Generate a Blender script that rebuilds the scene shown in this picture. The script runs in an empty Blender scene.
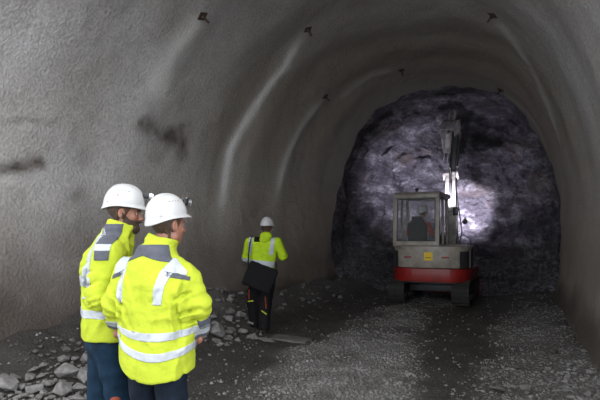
import bpy, bmesh, math, random
import numpy as np
from mathutils import Vector, Matrix, noise as mnoise

random.seed(7)
rng = np.random.default_rng(7)
C = bpy.context.scene.collection
PI = math.pi

# ------------------------------------------------------------------ camera
TH = math.radians(20.8)          # camera looks this far left of the tunnel axis (+Y)
CT, ST = math.cos(TH), math.sin(TH)
CAMZ = 1.68
FPX = 500.0
HOR = 232.0

def w(lat, fwd, z):              # camera plan coordinates -> world
    return Vector((lat * CT - fwd * ST, fwd * CT + lat * ST, z))

def at(px, py, fwd):             # photograph point at a distance -> world
    return w((px - 300) / FPX * fwd, fwd, CAMZ + (HOR - py) / FPX * fwd)

def ground(px, py, z=0.0):       # photograph point on the ground -> world
    fwd = (CAMZ - z) * FPX / (py - HOR)
    return at(px, py, fwd)

cam = bpy.data.cameras.new('camera')
cam.sensor_width = 36
cam.lens = FPX * 36 / 600
cam.shift_y = (HOR - 200) / 600
cam.clip_end = 200
camo = bpy.data.objects.new('camera', cam)
C.objects.link(camo)
camo.location = (0, 0, CAMZ)
camo.rotation_euler = (PI / 2, 0, TH)
bpy.context.scene.camera = camo

# ------------------------------------------------------------------ naming helpers
def link(name, me, parent=None):
    o = bpy.data.objects.new(name, me)
    C.objects.link(o)
    if parent is not None:
        o.parent = parent
    return o

def empty(name, loc=(0, 0, 0), rz=0.0):
    o = bpy.data.objects.new(name, None)
    o.empty_display_size = .1
    C.objects.link(o)
    o.location = loc
    o.rotation_euler = (0, 0, rz)
    return o

def tag(o, label=None, cat=None, group=None, kind=None):
    if label: o['label'] = label
    if cat: o['category'] = cat
    if group: o['group'] = group
    if kind: o['kind'] = kind
    return o

# ------------------------------------------------------------------ numpy noise
def _hash(ix, iy, iz, seed):
    h = (ix * 374761393 + iy * 668265263 + iz * 2147483647 + seed * 974634777) & 0xffffffff
    h = ((h ^ (h >> 13)) * 1274126177) & 0xffffffff
    h = ((h ^ (h >> 16)) * 2246822519) & 0xffffffff
    return ((h ^ (h >> 15)) & 0xffffff) / float(0xffffff)

def vn(P, scale=1.0, seed=0):
    Q = np.asarray(P, dtype=np.float64) * scale + 1000.0
    I = np.floor(Q).astype(np.int64)
    F = Q - I
    F = F * F * (3 - 2 * F)
    out = 0
    for dx in (0, 1):
        wx = F[:, 0] if dx else 1 - F[:, 0]
        for dy in (0, 1):
            wy = F[:, 1] if dy else 1 - F[:, 1]
            for dz in (0, 1):
                wz = F[:, 2] if dz else 1 - F[:, 2]
                out = out + wx * wy * wz * _hash(I[:, 0] + dx, I[:, 1] + dy, I[:, 2] + dz, seed)
    return out * 2 - 1

def fbm(P, scale=1.0, octv=4, seed=0, gain=.5):
    a, s, t = 1.0, 0, 0
    for o in range(octv):
        s = s + a * vn(P, scale * 2 ** o, seed + o * 17)
        t += a
        a *= gain
    return s / t

def sst(a, b, x):
    t = np.clip((x - a) / (b - a), 0, 1)
    return t * t * (3 - 2 * t)

# ------------------------------------------------------------------ materials
def nodes(m):
    m.use_nodes = True
    nt = m.node_tree
    return nt, nt.nodes, nt.links

def pm(name, col, rough=.6, metal=0.0, var=.12, vs=6.0, bump=.0, bs=60.0, spec=.5, bdist=.005, var2=None, emit=None, detail=5.0, coat=0, sheen=0):
    m = bpy.data.materials.new(name)
    nt, N, L = nodes(m)
    b = N['Principled BSDF']
    b.inputs['Roughness'].default_value = rough
    b.inputs['Metallic'].default_value = metal
    b.inputs['Specular IOR Level'].default_value = spec
    b.inputs['Coat Weight'].default_value = coat
    b.inputs['Sheen Weight'].default_value = sheen
    tc = N.new('ShaderNodeTexCoord')
    nz = N.new('ShaderNodeTexNoise')
    nz.inputs['Scale'].default_value = vs
    nz.inputs['Detail'].default_value = detail
    L.new(tc.outputs['Object'], nz.inputs['Vector'])
    cr = N.new('ShaderNodeValToRGB')
    cr.color_ramp.elements[0].position = .32
    cr.color_ramp.elements[1].position = .68
    c = Vector(col)
    lo = var2 if var2 else tuple(c * (1 - var))
    hi = tuple(min(1, v) for v in c * (1 + var)) if not var2 else col
    cr.color_ramp.elements[0].color = (*lo, 1)
    cr.color_ramp.elements[1].color = (*hi, 1)
    L.new(nz.outputs['Fac'], cr.inputs['Fac'])
    L.new(cr.outputs['Color'], b.inputs['Base Color'])
    if bump:
        n2 = N.new('ShaderNodeTexNoise')
        n2.inputs['Scale'].default_value = bs
        n2.inputs['Detail'].default_value = 6
        L.new(tc.outputs['Object'], n2.inputs['Vector'])
        bp = N.new('ShaderNodeBump')
        bp.inputs['Strength'].default_value = bump
        bp.inputs['Distance'].default_value = bdist
        L.new(n2.outputs['Fac'], bp.inputs['Height'])
        L.new(bp.outputs['Normal'], b.inputs['Normal'])
    if emit:
        b.inputs['Emission Color'].default_value = (*emit[0], 1)
        b.inputs['Emission Strength'].default_value = emit[1]
    return m

M = {}
M['hivis'] = pm('hivis_yellow_fabric', (.385, .46, .035), .8, var=.06, vs=9, bump=.5, bs=11, bdist=.03, spec=.1)
M['hivis_green'] = pm('hivis_lime_fabric', (.34, .50, .012), .75, var=.12, vs=14, bump=.3, bs=20, bdist=.02, spec=.2)
M['reflective'] = pm('reflective_tape', (.37, .40, .43), .38, var=.05, vs=40, bump=.15, bs=30, bdist=.008, spec=.5)
M['greycloth'] = pm('grey_fabric', (.075, .08, .10), .8, var=.12, vs=30, bump=.2, bs=150, spec=.2)
M['jeans'] = pm('blue_denim', (.006, .020, .040), .85, var=.35, vs=14, bump=.35, bs=60, bdist=.006, spec=.15)
M['jeansdark'] = pm('dark_denim', (.006, .011, .020), .85, var=.35, vs=14, bump=.35, bs=60, bdist=.006, spec=.15)
M['blackcloth'] = pm('black_fabric', (.006, .006, .007), .85, var=.25, vs=14, bump=.3, bs=40, bdist=.006, spec=.2)
M['blackstrap'] = pm('black_webbing', (.010, .010, .011), .7, var=.2, vs=60)
M['orange'] = pm('orange_fabric', (.20, .028, .010), .7, var=.15, vs=20)
M['redcloth'] = pm('red_fabric', (.35, .03, .02), .8, var=.15, vs=20)
M['skin'] = pm('skin', (.26, .115, .075), .5, var=.10, vs=22, bump=.12, bs=180, bdist=.001)
M['hair'] = pm('brown_hair', (.055, .034, .024), .65, var=.4, vs=70, bump=.8, bs=160, bdist=.004, spec=.3)
M['beard'] = pm('dark_beard', (.055, .036, .028), .75, var=.5, vs=120, bump=.9, bs=240, bdist=.004, spec=.25)
M['helmet'] = pm('white_helmet_plastic', (.43, .435, .44), .32, var=.02, vs=5, spec=.5, coat=.2)
M['helmet_worn'] = pm('scuffed_grey_white_helmet_plastic', (.42, .42, .43), .45, var=.12, vs=20)
M['blackplastic'] = pm('black_plastic', (.012, .012, .013), .35, var=.2, vs=20)
M['vent'] = pm('vent_hole_shadow_plastic', (.25, .25, .26), .6, var=.1)
M['chrome'] = pm('chrome', (.75, .77, .8), .15, metal=1, var=.05)
M['lens'] = pm('lamp_lens', (.55, .58, .62), .08, var=.05, coat=1)
M['eye'] = pm('eye_white', (.40, .36, .33), .3, var=.03)
M['iris'] = pm('brown_iris', (.05, .03, .02), .2, var=.2)
M['redmark'] = pm('red_print', (.55, .05, .03), .5, var=.05)
M['leather'] = pm('dark_leather', (.035, .028, .022), .6, var=.3, vs=20, bump=.3, bs=80)
M['steel'] = pm('rusty_steel', (.085, .058, .044), .65, metal=.4, var=.35, vs=30, bump=.4, bs=90)
M['exc_grey'] = pm('warm_grey_machine_paint', (.38, .345, .295), .42, var=.10, vs=5, var2=(.22, .195, .165), bump=.05, bs=30)
M['exc_red'] = pm('red_machine_paint', (.30, .012, .010), .4, var=.15, vs=5, var2=(.20, .012, .010))
M['exc_dark'] = pm('dark_grey_machine_paint', (.035, .035, .037), .5, var=.2, vs=8)
M['rubber'] = pm('dusty_rubber', (.020, .019, .018), .8, var=.3, vs=18, bump=.4, bs=50)
M['boom'] = pm('dusty_boom_paint', (.33, .31, .29), .5, var=.2, vs=7, var2=(.16, .15, .14), bump=.1, bs=30)
M['bucket'] = pm('worn_dusty_bucket_steel', (.22, .21, .21), .6, metal=.3, var=.3, vs=9, var2=(.11, .10, .10), bump=.3, bs=30)
M['yellow'] = pm('yellow_sticker', (.80, .55, .01), .5, var=.04)
M['redrefl'] = pm('red_reflector', (.28, .015, .012), .3, var=.1)
M['hose'] = pm('hydraulic_hose', (.015, .015, .016), .4, var=.1)

glass = bpy.data.materials.new('cab_glass')
nt, N, L = nodes(glass)
b = N['Principled BSDF']
b.inputs['Base Color'].default_value = (.25, .28, .28, 1)
b.inputs['Roughness'].default_value = .05
b.inputs['Alpha'].default_value = .10
b.inputs['Specular IOR Level'].default_value = .2
M['glass'] = glass

lampmat = bpy.data.materials.new('lit_work_lamp_lens')
nt, N, L = nodes(lampmat)
b = N['Principled BSDF']
b.inputs['Emission Color'].default_value = (.92, .92, 1, 1)
b.inputs['Emission Strength'].default_value = 25
M['lamplit'] = lampmat

# shotcrete ------------------------------------------------------------
def shotcrete():
    m = bpy.data.materials.new('sprayed_concrete')
    nt, N, L = nodes(m)
    b = N['Principled BSDF']
    b.inputs['Roughness'].default_value = .78
    b.inputs['Specular IOR Level'].default_value = .35
    tc = N.new('ShaderNodeTexCoord')
    n1 = N.new('ShaderNodeTexNoise'); n1.inputs['Scale'].default_value = .55; n1.inputs['Detail'].default_value = 8; n1.inputs['Roughness'].default_value = .62
    n2 = N.new('ShaderNodeTexNoise'); n2.inputs['Scale'].default_value = 26; n2.inputs['Detail'].default_value = 6
    n3 = N.new('ShaderNodeTexNoise'); n3.inputs['Scale'].default_value = 75; n3.inputs['Detail'].default_value = 3
    for n in (n1, n2, n3): L.new(tc.outputs['Object'], n.inputs['Vector'])
    cr = N.new('ShaderNodeValToRGB')
    e = cr.color_ramp.elements
    e[0].position = .30; e[0].color = (.31, .288, .27, 1)
    e[1].position = .70; e[1].color = (.47, .465, .465, 1)
    L.new(n1.outputs['Fac'], cr.inputs['Fac'])
    g = N.new('ShaderNodeMixRGB'); g.blend_type = 'MULTIPLY'; g.inputs[0].default_value = .55
    cr2 = N.new('ShaderNodeValToRGB')
    cr2.color_ramp.elements[0].position = .3; cr2.color_ramp.elements[0].color = (.62, .62, .62, 1)
    cr2.color_ramp.elements[1].position = .7; cr2.color_ramp.elements[1].color = (1.25, 1.25, 1.25, 1)
    L.new(n2.outputs['Fac'], cr2.inputs['Fac'])
    L.new(cr.outputs['Color'], g.inputs[1]); L.new(cr2.outputs['Color'], g.inputs[2])
    a = N.new('ShaderNodeAttribute'); a.attribute_name = 'stain'
    sp = N.new('ShaderNodeSeparateColor'); L.new(a.outputs['Color'], sp.inputs[0])
    ol = N.new('ShaderNodeMixRGB'); ol.inputs[2].default_value = (.30, .262, .215, 1)
    L.new(sp.outputs[2], ol.inputs[0]); L.new(g.outputs[0], ol.inputs[1])
    lt = N.new('ShaderNodeMixRGB'); lt.inputs[2].default_value = (.76, .75, .72, 1)
    L.new(sp.outputs[0], lt.inputs[0]); L.new(ol.outputs[0], lt.inputs[1])
    dk = N.new('ShaderNodeMixRGB'); dk.inputs[2].default_value = (.060, .045, .037, 1)
    L.new(sp.outputs[1], dk.inputs[0]); L.new(lt.outputs[0], dk.inputs[1])
    L.new(dk.outputs[0], b.inputs['Base Color'])
    ad = N.new('ShaderNodeMath'); ad.operation = 'MULTIPLY_ADD'; ad.inputs[1].default_value = .45
    L.new(n3.outputs['Fac'], ad.inputs[0]); L.new(n2.outputs['Fac'], ad.inputs[2])
    bp = N.new('ShaderNodeBump'); bp.inputs['Strength'].default_value = .9; bp.inputs['Distance'].default_value = .026
    L.new(ad.outputs[0], bp.inputs['Height']); L.new(bp.outputs['Normal'], b.inputs['Normal'])
    return m
M['shotcrete'] = shotcrete()

def rockface():
    m = bpy.data.materials.new('blasted_rock')
    nt, N, L = nodes(m)
    b = N['Principled BSDF']
    b.inputs['Roughness'].default_value = .55
    tc = N.new('ShaderNodeTexCoord')
    mp = N.new('ShaderNodeMapping'); mp.inputs['Rotation'].default_value = (.3, .5, .2); mp.inputs['Scale'].default_value = (1, 1, 1.9)
    L.new(tc.outputs['Object'], mp.inputs['Vector'])
    n1 = N.new('ShaderNodeTexNoise'); n1.inputs['Scale'].default_value = 1.3; n1.inputs['Detail'].default_value = 9; n1.inputs['Roughness'].default_value = .72; n1.inputs['Distortion'].default_value = .15
    n2 = N.new('ShaderNodeTexNoise'); n2.inputs['Scale'].default_value = 8; n2.inputs['Detail'].default_value = 9; n2.inputs['Roughness'].default_value = .75
    v = N.new('ShaderNodeTexVoronoi'); v.inputs['Scale'].default_value = 3.5; v.feature = 'DISTANCE_TO_EDGE'
    n3 = N.new('ShaderNodeTexNoise'); n3.inputs['Scale'].default_value = .7; n3.inputs['Detail'].default_value = 4
    for n in (n1, n2, n3, v): L.new(mp.outputs[0], n.inputs['Vector'])
    cr = N.new('ShaderNodeValToRGB'); e = cr.color_ramp.elements
    e[0].position = .34; e[0].color = (.030, .027, .033, 1)
    e[1].position = .68; e[1].color = (.36, .345, .38, 1)
    q = e.new(.5); q.color = (.10, .09, .112, 1)
    L.new(n1.outputs['Fac'], cr.inputs['Fac'])
    mx = N.new('ShaderNodeMixRGB'); mx.blend_type = 'MULTIPLY'; mx.inputs[0].default_value = .85
    cr2 = N.new('ShaderNodeValToRGB'); cr2.color_ramp.elements[0].position = .36; cr2.color_ramp.elements[0].color = (.25, .25, .28, 1)
    cr2.color_ramp.elements[1].position = .62; cr2.color_ramp.elements[1].color = (1.5, 1.5, 1.5, 1)
    L.new(n2.outputs['Fac'], cr2.inputs['Fac'])
    L.new(cr.outputs[0], mx.inputs[1]); L.new(cr2.outputs[0], mx.inputs[2])
    br = N.new('ShaderNodeMixRGB'); br.inputs[2].default_value = (.12, .085, .070, 1)
    cr3 = N.new('ShaderNodeValToRGB'); cr3.color_ramp.elements[0].position = .56; cr3.color_ramp.elements[0].color = (0, 0, 0, 1)
    cr3.color_ramp.elements[1].position = .72; cr3.color_ramp.elements[1].color = (.6, .6, .6, 1)
    L.new(n3.outputs['Fac'], cr3.inputs['Fac']); L.new(cr3.outputs[0], br.inputs[0]); L.new(mx.outputs[0], br.inputs[1])
    L.new(br.outputs[0], b.inputs['Base Color'])
    ad = N.new('ShaderNodeMath'); ad.operation = 'MULTIPLY_ADD'; ad.inputs[1].default_value = .35
    L.new(v.outputs['Distance'], ad.inputs[0]); L.new(n2.outputs['Fac'], ad.inputs[2])
    bp = N.new('ShaderNodeBump'); bp.inputs['Strength'].default_value = 1; bp.inputs['Distance'].default_value = .18
    L.new(ad.outputs[0], bp.inputs['Height']); L.new(bp.outputs['Normal'], b.inputs['Normal'])
    return m
M['rockface'] = rockface()

def earth():
    m = bpy.data.materials.new('muddy_gravel_ground')
    nt, N, L = nodes(m)
    b = N['Principled BSDF']
    b.inputs['Roughness'].default_value = .8
    tc = N.new('ShaderNodeTexCoord')
    n1 = N.new('ShaderNodeTexNoise'); n1.inputs['Scale'].default_value = 2.2; n1.inputs['Detail'].default_value = 8
    n2 = N.new('ShaderNodeTexNoise'); n2.inputs['Scale'].default_value = 38; n2.inputs['Detail'].default_value = 5; n2.inputs['Roughness'].default_value = .7
    v = N.new('ShaderNodeTexVoronoi'); v.inputs['Scale'].default_value = 34
    for n in (n1, n2, v): L.new(tc.outputs['Object'], n.inputs['Vector'])
    cr = N.new('ShaderNodeValToRGB'); e = cr.color_ramp.elements
    e[0].position = .3; e[0].color = (.024, .021, .018, 1)
    e[1].position = .7; e[1].color = (.052, .046, .041, 1)
    L.new(n1.outputs['Fac'], cr.inputs['Fac'])
    cr2 = N.new('ShaderNodeValToRGB'); cr2.color_ramp.elements[0].position = .35; cr2.color_ramp.elements[0].color = (.075, .07, .067, 1)
    cr2.color_ramp.elements[1].position = .66; cr2.color_ramp.elements[1].color = (.27, .26, .255, 1)
    L.new(n2.outputs['Fac'], cr2.inputs['Fac'])
    a = N.new('ShaderNodeAttribute'); a.attribute_name = 'gravel'
    mx = N.new('ShaderNodeMixRGB')
    sp = N.new('ShaderNodeSeparateColor'); L.new(a.outputs['Color'], sp.inputs[0])
    L.new(sp.outputs[0], mx.inputs[0]); L.new(cr.outputs[0], mx.inputs[1]); L.new(cr2.outputs[0], mx.inputs[2])
    L.new(mx.outputs[0], b.inputs['Base Color'])
    ad = N.new('ShaderNodeMath'); ad.operation = 'MULTIPLY_ADD'; ad.inputs[1].default_value = .6
    L.new(v.outputs['Distance'], ad.inputs[0]); L.new(n2.outputs['Fac'], ad.inputs[2])
    bp = N.new('ShaderNodeBump'); bp.inputs['Strength'].default_value = .9; bp.inputs['Distance'].default_value = .03
    L.new(ad.outputs[0], bp.inputs['Height']); L.new(bp.outputs['Normal'], b.inputs['Normal'])
    return m
M['earth'] = earth()
M['stone'] = pm('grey_broken_stone', (.21, .205, .205), .8, var=.3, vs=5, var2=(.11, .105, .10), bump=.6, bs=25, bdist=.012)
M['stone_dark'] = pm('dirty_broken_stone', (.12, .112, .105), .85, var=.3, vs=5, var2=(.06, .055, .05), bump=.6, bs=25, bdist=.012)
M['muck'] = pm('blasted_rock_fragments', (.12, .115, .135), .6, var=.4, vs=5, var2=(.022, .020, .024), bump=.3, bs=60)
M['gravel'] = pm('loose_gravel', (.25, .245, .243), .8, var=.4, vs=3, var2=(.07, .066, .062), bump=.3, bs=60)

# ------------------------------------------------------------------ mesh helpers
def np_mesh(name, V, F, mats, smooth=True, mat_index=None):
    me = bpy.data.meshes.new(name)
    V = np.asarray(V, dtype=np.float32); F = np.asarray(F, dtype=np.int32)
    me.vertices.add(len(V)); me.vertices.foreach_set('co', V.ravel())
    k = F.shape[1]
    me.loops.add(F.size); me.loops.foreach_set('vertex_index', F.ravel())
    me.polygons.add(len(F)); me.polygons.foreach_set('loop_start', np.arange(0, F.size, k, dtype=np.int32))
    if mat_index is not None: me.polygons.foreach_set('material_index', np.asarray(mat_index, dtype=np.int32))
    me.update(calc_edges=True)
    if smooth: me.polygons.foreach_set('use_smooth', np.ones(len(F), dtype=bool))
    for m in (mats if isinstance(mats, (list, tuple)) else [mats]): me.materials.append(m)
    me.validate()
    return me

def col_attr(me, name, cols):
    a = me.color_attributes.new(name=name, type='FLOAT_COLOR', domain='POINT')
    a.data.foreach_set('color', np.asarray(cols, dtype=np.float32).ravel())

class MB:
    """collects bevelled boxes, cylinders, prisms and tubes into one mesh"""
    def __init__(s): s.bm = bmesh.new()
    def _merge(s, b2, mtx=None):
        if mtx is not None: b2.transform(mtx)
        me = bpy.data.meshes.new('t'); b2.to_mesh(me); b2.free(); s.bm.from_mesh(me); bpy.data.meshes.remove(me)
        return s
    def box(s, c, size, bev=.0, rot=None, seg=2):
        b = bmesh.new(); bmesh.ops.create_cube(b, size=1)
        bmesh.ops.scale(b, vec=size, verts=b.verts)
        if bev: bmesh.ops.bevel(b, geom=b.edges[:], offset=bev, segments=seg, profile=.6, affect='EDGES')
        m = Matrix.Translation(c)
        if rot is not None: m = m @ rot
        return s._merge(b, m)
    def cyl(s, p0, p1, r0, r1=None, seg=20, bev=0):
        p0, p1 = Vector(p0), Vector(p1); d = p1 - p0
        b = bmesh.new(); bmesh.ops.create_cone(b, cap_ends=True, segments=seg, radius1=r0, radius2=r0 if r1 is None else r1, depth=d.length)
        if bev: bmesh.ops.bevel(b, geom=[e for e in b.edges if abs(e.verts[0].co.z - e.verts[1].co.z) < 1e-5], offset=bev, segments=2, affect='EDGES')
        return s._merge(b, Matrix.Translation((p0 + p1) / 2) @ d.to_track_quat('Z', 'Y').to_matrix().to_4x4())
    def prism(s, pts, axis, a, b_, bev=0):
        """pts: 2D outline; axis 'X': pts=(y,z) from x=a to x=b_; 'Z': pts=(x,y) from z=a..b_; 'Y': (x,z)"""
        def mk(p, t):
            return {'X': (t, p[0], p[1]), 'Y': (p[0], t, p[1]), 'Z': (p[0], p[1], t)}[axis]
        b = bmesh.new()
        lo = [b.verts.new(mk(p, a)) for p in pts]; hi = [b.verts.new(mk(p, b_)) for p in pts]
        n = len(pts)
        b.faces.new(lo); b.faces.new(hi)
        for i in range(n): b.faces.new((lo[i], lo[(i + 1) % n], hi[(i + 1) % n], hi[i]))
        bmesh.ops.recalc_face_normals(b, faces=b.faces[:])
        if bev: bmesh.ops.bevel(b, geom=b.edges[:], offset=bev, segments=2, profile=.6, affect='EDGES')
        return s._merge(b)
    def tube(s, pts, r, seg=8, rs=None):
        pts = [Vector(p) for p in pts]; b = bmesh.new(); rings = []
        for i, p in enumerate(pts):
            d = (pts[min(i + 1, len(pts) - 1)] - pts[max(i - 1, 0)]).normalized()
            q = d.to_track_quat('Z', 'Y'); rr = rs[i] if rs else r
            rings.append([b.verts.new(p + q @ Vector((math.cos(2 * PI * k / seg) * rr, math.sin(2 * PI * k / seg) * rr, 0))) for k in range(seg)])
        for i in range(len(rings) - 1):
            for k in range(seg): b.faces.new((rings[i][k], rings[i][(k + 1) % seg], rings[i + 1][(k + 1) % seg], rings[i + 1][k]))
        b.faces.new(rings[0][::-1]); b.faces.new(rings[-1])
        return s._merge(b)
    def ell(s, c, r, seg=20):
        b = bmesh.new(); bmesh.ops.create_uvsphere(b, u_segments=seg, v_segments=seg // 2, radius=1)
        bmesh.ops.scale(b, vec=r, verts=b.verts)
        return s._merge(b, Matrix.Translation(c))
    def build(s, name, m, parent=None, smooth=False, label=None, mtx=None):
        bmesh.ops.recalc_face_normals(s.bm, faces=s.bm.faces[:])
        if mtx is not None: s.bm.transform(mtx)
        me = bpy.data.meshes.new(name); s.bm.to_mesh(me); s.bm.free()
        me.materials.append(m)
        if smooth:
            me.polygons.foreach_set('use_smooth', [True] * len(me.polygons))
            try: me.set_sharp_from_angle(angle=math.radians(38))
            except Exception: pass
        o = link(name, me, parent)
        if label: o['label'] = label
        return o

# ------------------------------------------------------------------ signed distance shapes
def v3(a): return np.array(a, dtype=np.float64)
def cone(P, a, b, ra, rb, sc=None):
    a, b = v3(a), v3(b)
    if sc is not None:
        s = v3(sc); P = P * s; a = a * s; b = b * s
    ba = b - a; L2 = float(ba @ ba) + 1e-12
    t = np.clip(((P - a) @ ba) / L2, 0, 1)
    D = P - a - t[:, None] * ba
    return np.sqrt((D * D).sum(1)) - (ra + (rb - ra) * t)
def ell(P, c, r):
    r = v3(r); Q = (P - v3(c)) / r
    k0 = np.sqrt((Q * Q).sum(1)); k1 = np.sqrt(((Q / r) ** 2).sum(1)) + 1e-9
    return k0 * (k0 - 1) / k1
def smin(a, b, k):
    h = np.clip(.5 + .5 * (b - a) / k, 0, 1)
    return b * (1 - h) + a * h - k * h * (1 - h)
def smax(a, b, k): return -smin(-a, -b, k)

def sdf_mesh(f, lo, hi, h, lip=1.6):
    lo, hi = v3(lo), v3(hi)
    B = 8
    nb = np.ceil((hi - lo) / (h * B)).astype(int)
    n = nb * B
    Fv = np.zeros(tuple(n), dtype=np.float32)
    bi = np.stack(np.meshgrid(*[np.arange(k) for k in nb], indexing='ij'), -1).reshape(-1, 3)
    cen = lo + (bi * B + (B - 1) / 2) * h
    fc = f(cen)
    rad = h * B * .87 * lip
    loc = np.stack(np.meshgrid(*[np.arange(B)] * 3, indexing='ij'), -1).reshape(-1, 3)
    act = np.abs(fc) < rad
    F6 = Fv.reshape(nb[0], B, nb[1], B, nb[2], B)
    for (i, j, k), v in zip(bi[~act], fc[~act]): F6[i, :, j, :, k, :] = v
    A = bi[act]
    for c0 in range(0, len(A), 600):
        Ac = A[c0:c0 + 600]
        pts = (lo + (Ac[:, None, :] * B + loc[None]) * h).reshape(-1, 3)
        vals = f(pts).reshape(len(Ac), B, B, B)
        for q, (i, j, k) in enumerate(Ac): F6[i, :, j, :, k, :] = vals[q]
    F = Fv
    S = F < 0
    # only the cells that straddle the surface
    cs = [slice(0, -1), slice(1, None)]
    cnt8 = sum(S[cs[a], cs[b], cs[c]].astype(np.int8) for a in (0, 1) for b in (0, 1) for c in (0, 1))
    cells = np.argwhere((cnt8 > 0) & (cnt8 < 8))
    idx = np.full(tuple(n - 1), -1, dtype=np.int64)
    idx[tuple(cells.T)] = np.arange(len(cells))
    cor = [(a, b, c) for a in (0, 1) for b in (0, 1) for c in (0, 1)]
    vals = {c: F[cells[:, 0] + c[0], cells[:, 1] + c[1], cells[:, 2] + c[2]].astype(np.float64) for c in cor}
    pos = np.zeros((len(cells), 3)); num = np.zeros(len(cells))
    for c in cor:
        for ax in range(3):
            if c[ax] == 0:
                d = list(c); d[ax] = 1; d = tuple(d)
                a, b = vals[c], vals[d]
                mk = (a < 0) != (b < 0)
                t = np.where(mk, a / np.where(mk, a - b, 1), 0)
                p = np.tile(np.array(c, dtype=np.float64), (len(cells), 1)); p[:, ax] = t
                pos += p * mk[:, None]; num += mk
    V = lo + (cells + pos / num[:, None]) * h
    faces = []
    for ax in range(3):
        sl0 = [slice(None)] * 3; sl1 = [slice(None)] * 3
        sl0[ax] = slice(0, -1); sl1[ax] = slice(1, None)
        a, b = S[tuple(sl0)], S[tuple(sl1)]
        e = np.argwhere(a != b)
        u, v = (ax + 1) % 3, (ax + 2) % 3
        ok = (e[:, u] > 0) & (e[:, v] > 0) & (e[:, u] < n[u] - 1) & (e[:, v] < n[v] - 1)
        e = e[ok]
        ins = a[tuple(e.T)]
        def g(du, dv):
            q = e.copy(); q[:, u] += du; q[:, v] += dv
            return idx[tuple(q.T)]
        quad = np.stack([g(-1, -1), g(0, -1), g(0, 0), g(-1, 0)], 1)
        quad[~ins] = quad[~ins][:, ::-1]
        faces.append(quad)
    Fq = np.concatenate(faces)
    Fq = Fq[(Fq >= 0).all(1)]
    return V, Fq

def smooth_verts(V, F, it=1, lam=.5):
    n = len(V)
    for _ in range(it):
        acc = np.zeros_like(V); c = np.zeros(n)
        for k in range(4):
            a, b = F[:, k], F[:, (k + 1) % 4]
            np.add.at(acc, a, V[b]); np.add.at(c, a, 1)
            np.add.at(acc, b, V[a]); np.add.at(c, b, 1)
        V = V * (1 - lam) + lam * acc / np.maximum(c, 1)[:, None]
    return V

def sdf_obj(name, f, lo, hi, h, m, parent=None, smooth=1, label=None):
    V, F = sdf_mesh(f, lo, hi, h)
    if smooth: V = smooth_verts(V, F, smooth)
    o = link(name, np_mesh(name, V, F, m), parent)
    if label: o['label'] = label
    return o

def cut_patch(src, name, planes, m, off=.004, keep=None, parent=None, label=None, thick=.0025, near=None):
    """a strip of tape or cloth sewn on: the piece of src between the planes, lifted off the cloth and thickened.
    planes: (point, normal), the side the normal points to is cut away"""
    bm = bmesh.new(); bm.from_mesh(src.data)
    for co, no in planes:
        g = bm.verts[:] + bm.edges[:] + bm.faces[:]
        bmesh.ops.bisect_plane(bm, geom=g, plane_co=co, plane_no=no, clear_outer=True, dist=1e-6)
    if keep is not None:
        dead = [f for f in bm.faces if not keep(f.calc_center_median(), f.normal)]
        bmesh.ops.delete(bm, geom=dead, context='FACES')
    left = set(bm.verts); best = []
    while left:
        st_ = [left.pop()]; isl = list(st_)
        while st_:
            v_ = st_.pop()
            for e_ in v_.link_edges:
                o_ = e_.other_vert(v_)
                if o_ in left: left.discard(o_); st_.append(o_); isl.append(o_)
        if near is not None:
            dn = min((v_.co - near).length for v_ in isl) if len(isl) > 6 else 9
            if not best or dn < bd_: best = isl; bd_ = dn
        elif len(isl) > len(best): best = isl
    bs_ = set(best)
    bmesh.ops.delete(bm, geom=[v_ for v_ in bm.verts if v_ not in bs_], context='VERTS')
    bm.normal_update()
    nr = {v: v.normal.copy() for v in bm.verts}
    for v in bm.verts: v.co += nr[v] * off
    me = bpy.data.meshes.new(name); bm.to_mesh(me); bm.free()
    me.materials.clear(); me.materials.append(m)
    if not len(me.polygons):
        return None
    me.polygons.foreach_set('use_smooth', [True] * len(me.polygons))
    o = link(name, me, parent)
    md = o.modifiers.new('thickness', 'SOLIDIFY'); md.thickness = thick + off; md.offset = -1
    if label: o['label'] = label
    return o

# ================================================================== TUNNEL
YA, YB = 2.6, 14.0
def lx(y): return np.interp(y, [-3, 2, 4.3, 8, 11, 14], [-5.75, -5.65, -5.5, -5.05, -4.65, -4.25])
def rx(y): return np.interp(y, [-3, 2, 6, 10, 14], [1.45, 1.45, 1.40, 1.5, 1.62])
def hz(y): return np.interp(y, [-3, 4, 9, 14], [5.9, 5.85, 5.75, 5.62])
ZC = 1.75
def profile(s, y):
    """s 0..1 from the right foot over the crown to the left foot -> x, z (arrays)"""
    l, r, H = lx(y), rx(y), hz(y)
    cx, a, b = (l + r) / 2, (r - l) / 2, H - ZC
    s = np.asarray(s, dtype=np.float64)
    LOW = .135
    t = np.clip((s - LOW) / (1 - 2 * LOW), 0, 1) * PI
    n = 2 / 2.25
    X = cx + a * np.sign(np.cos(t)) * np.abs(np.cos(t)) ** n
    Z = ZC + b * np.abs(np.sin(t)) ** n
    k = np.where(s < LOW, (LOW - s) / LOW, np.where(s > 1 - LOW, (s - 1 + LOW) / LOW, 0))
    Z = Z - k * (ZC + .35)
    X = X - np.sign(X - cx) * .22 * k ** 2 * (s != .5) - (X > cx) * .30 * k ** 5
    return X, Z

ys = np.arange(YA, YB + .001, .055)
ss = np.linspace(0, 1, 300)
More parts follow.
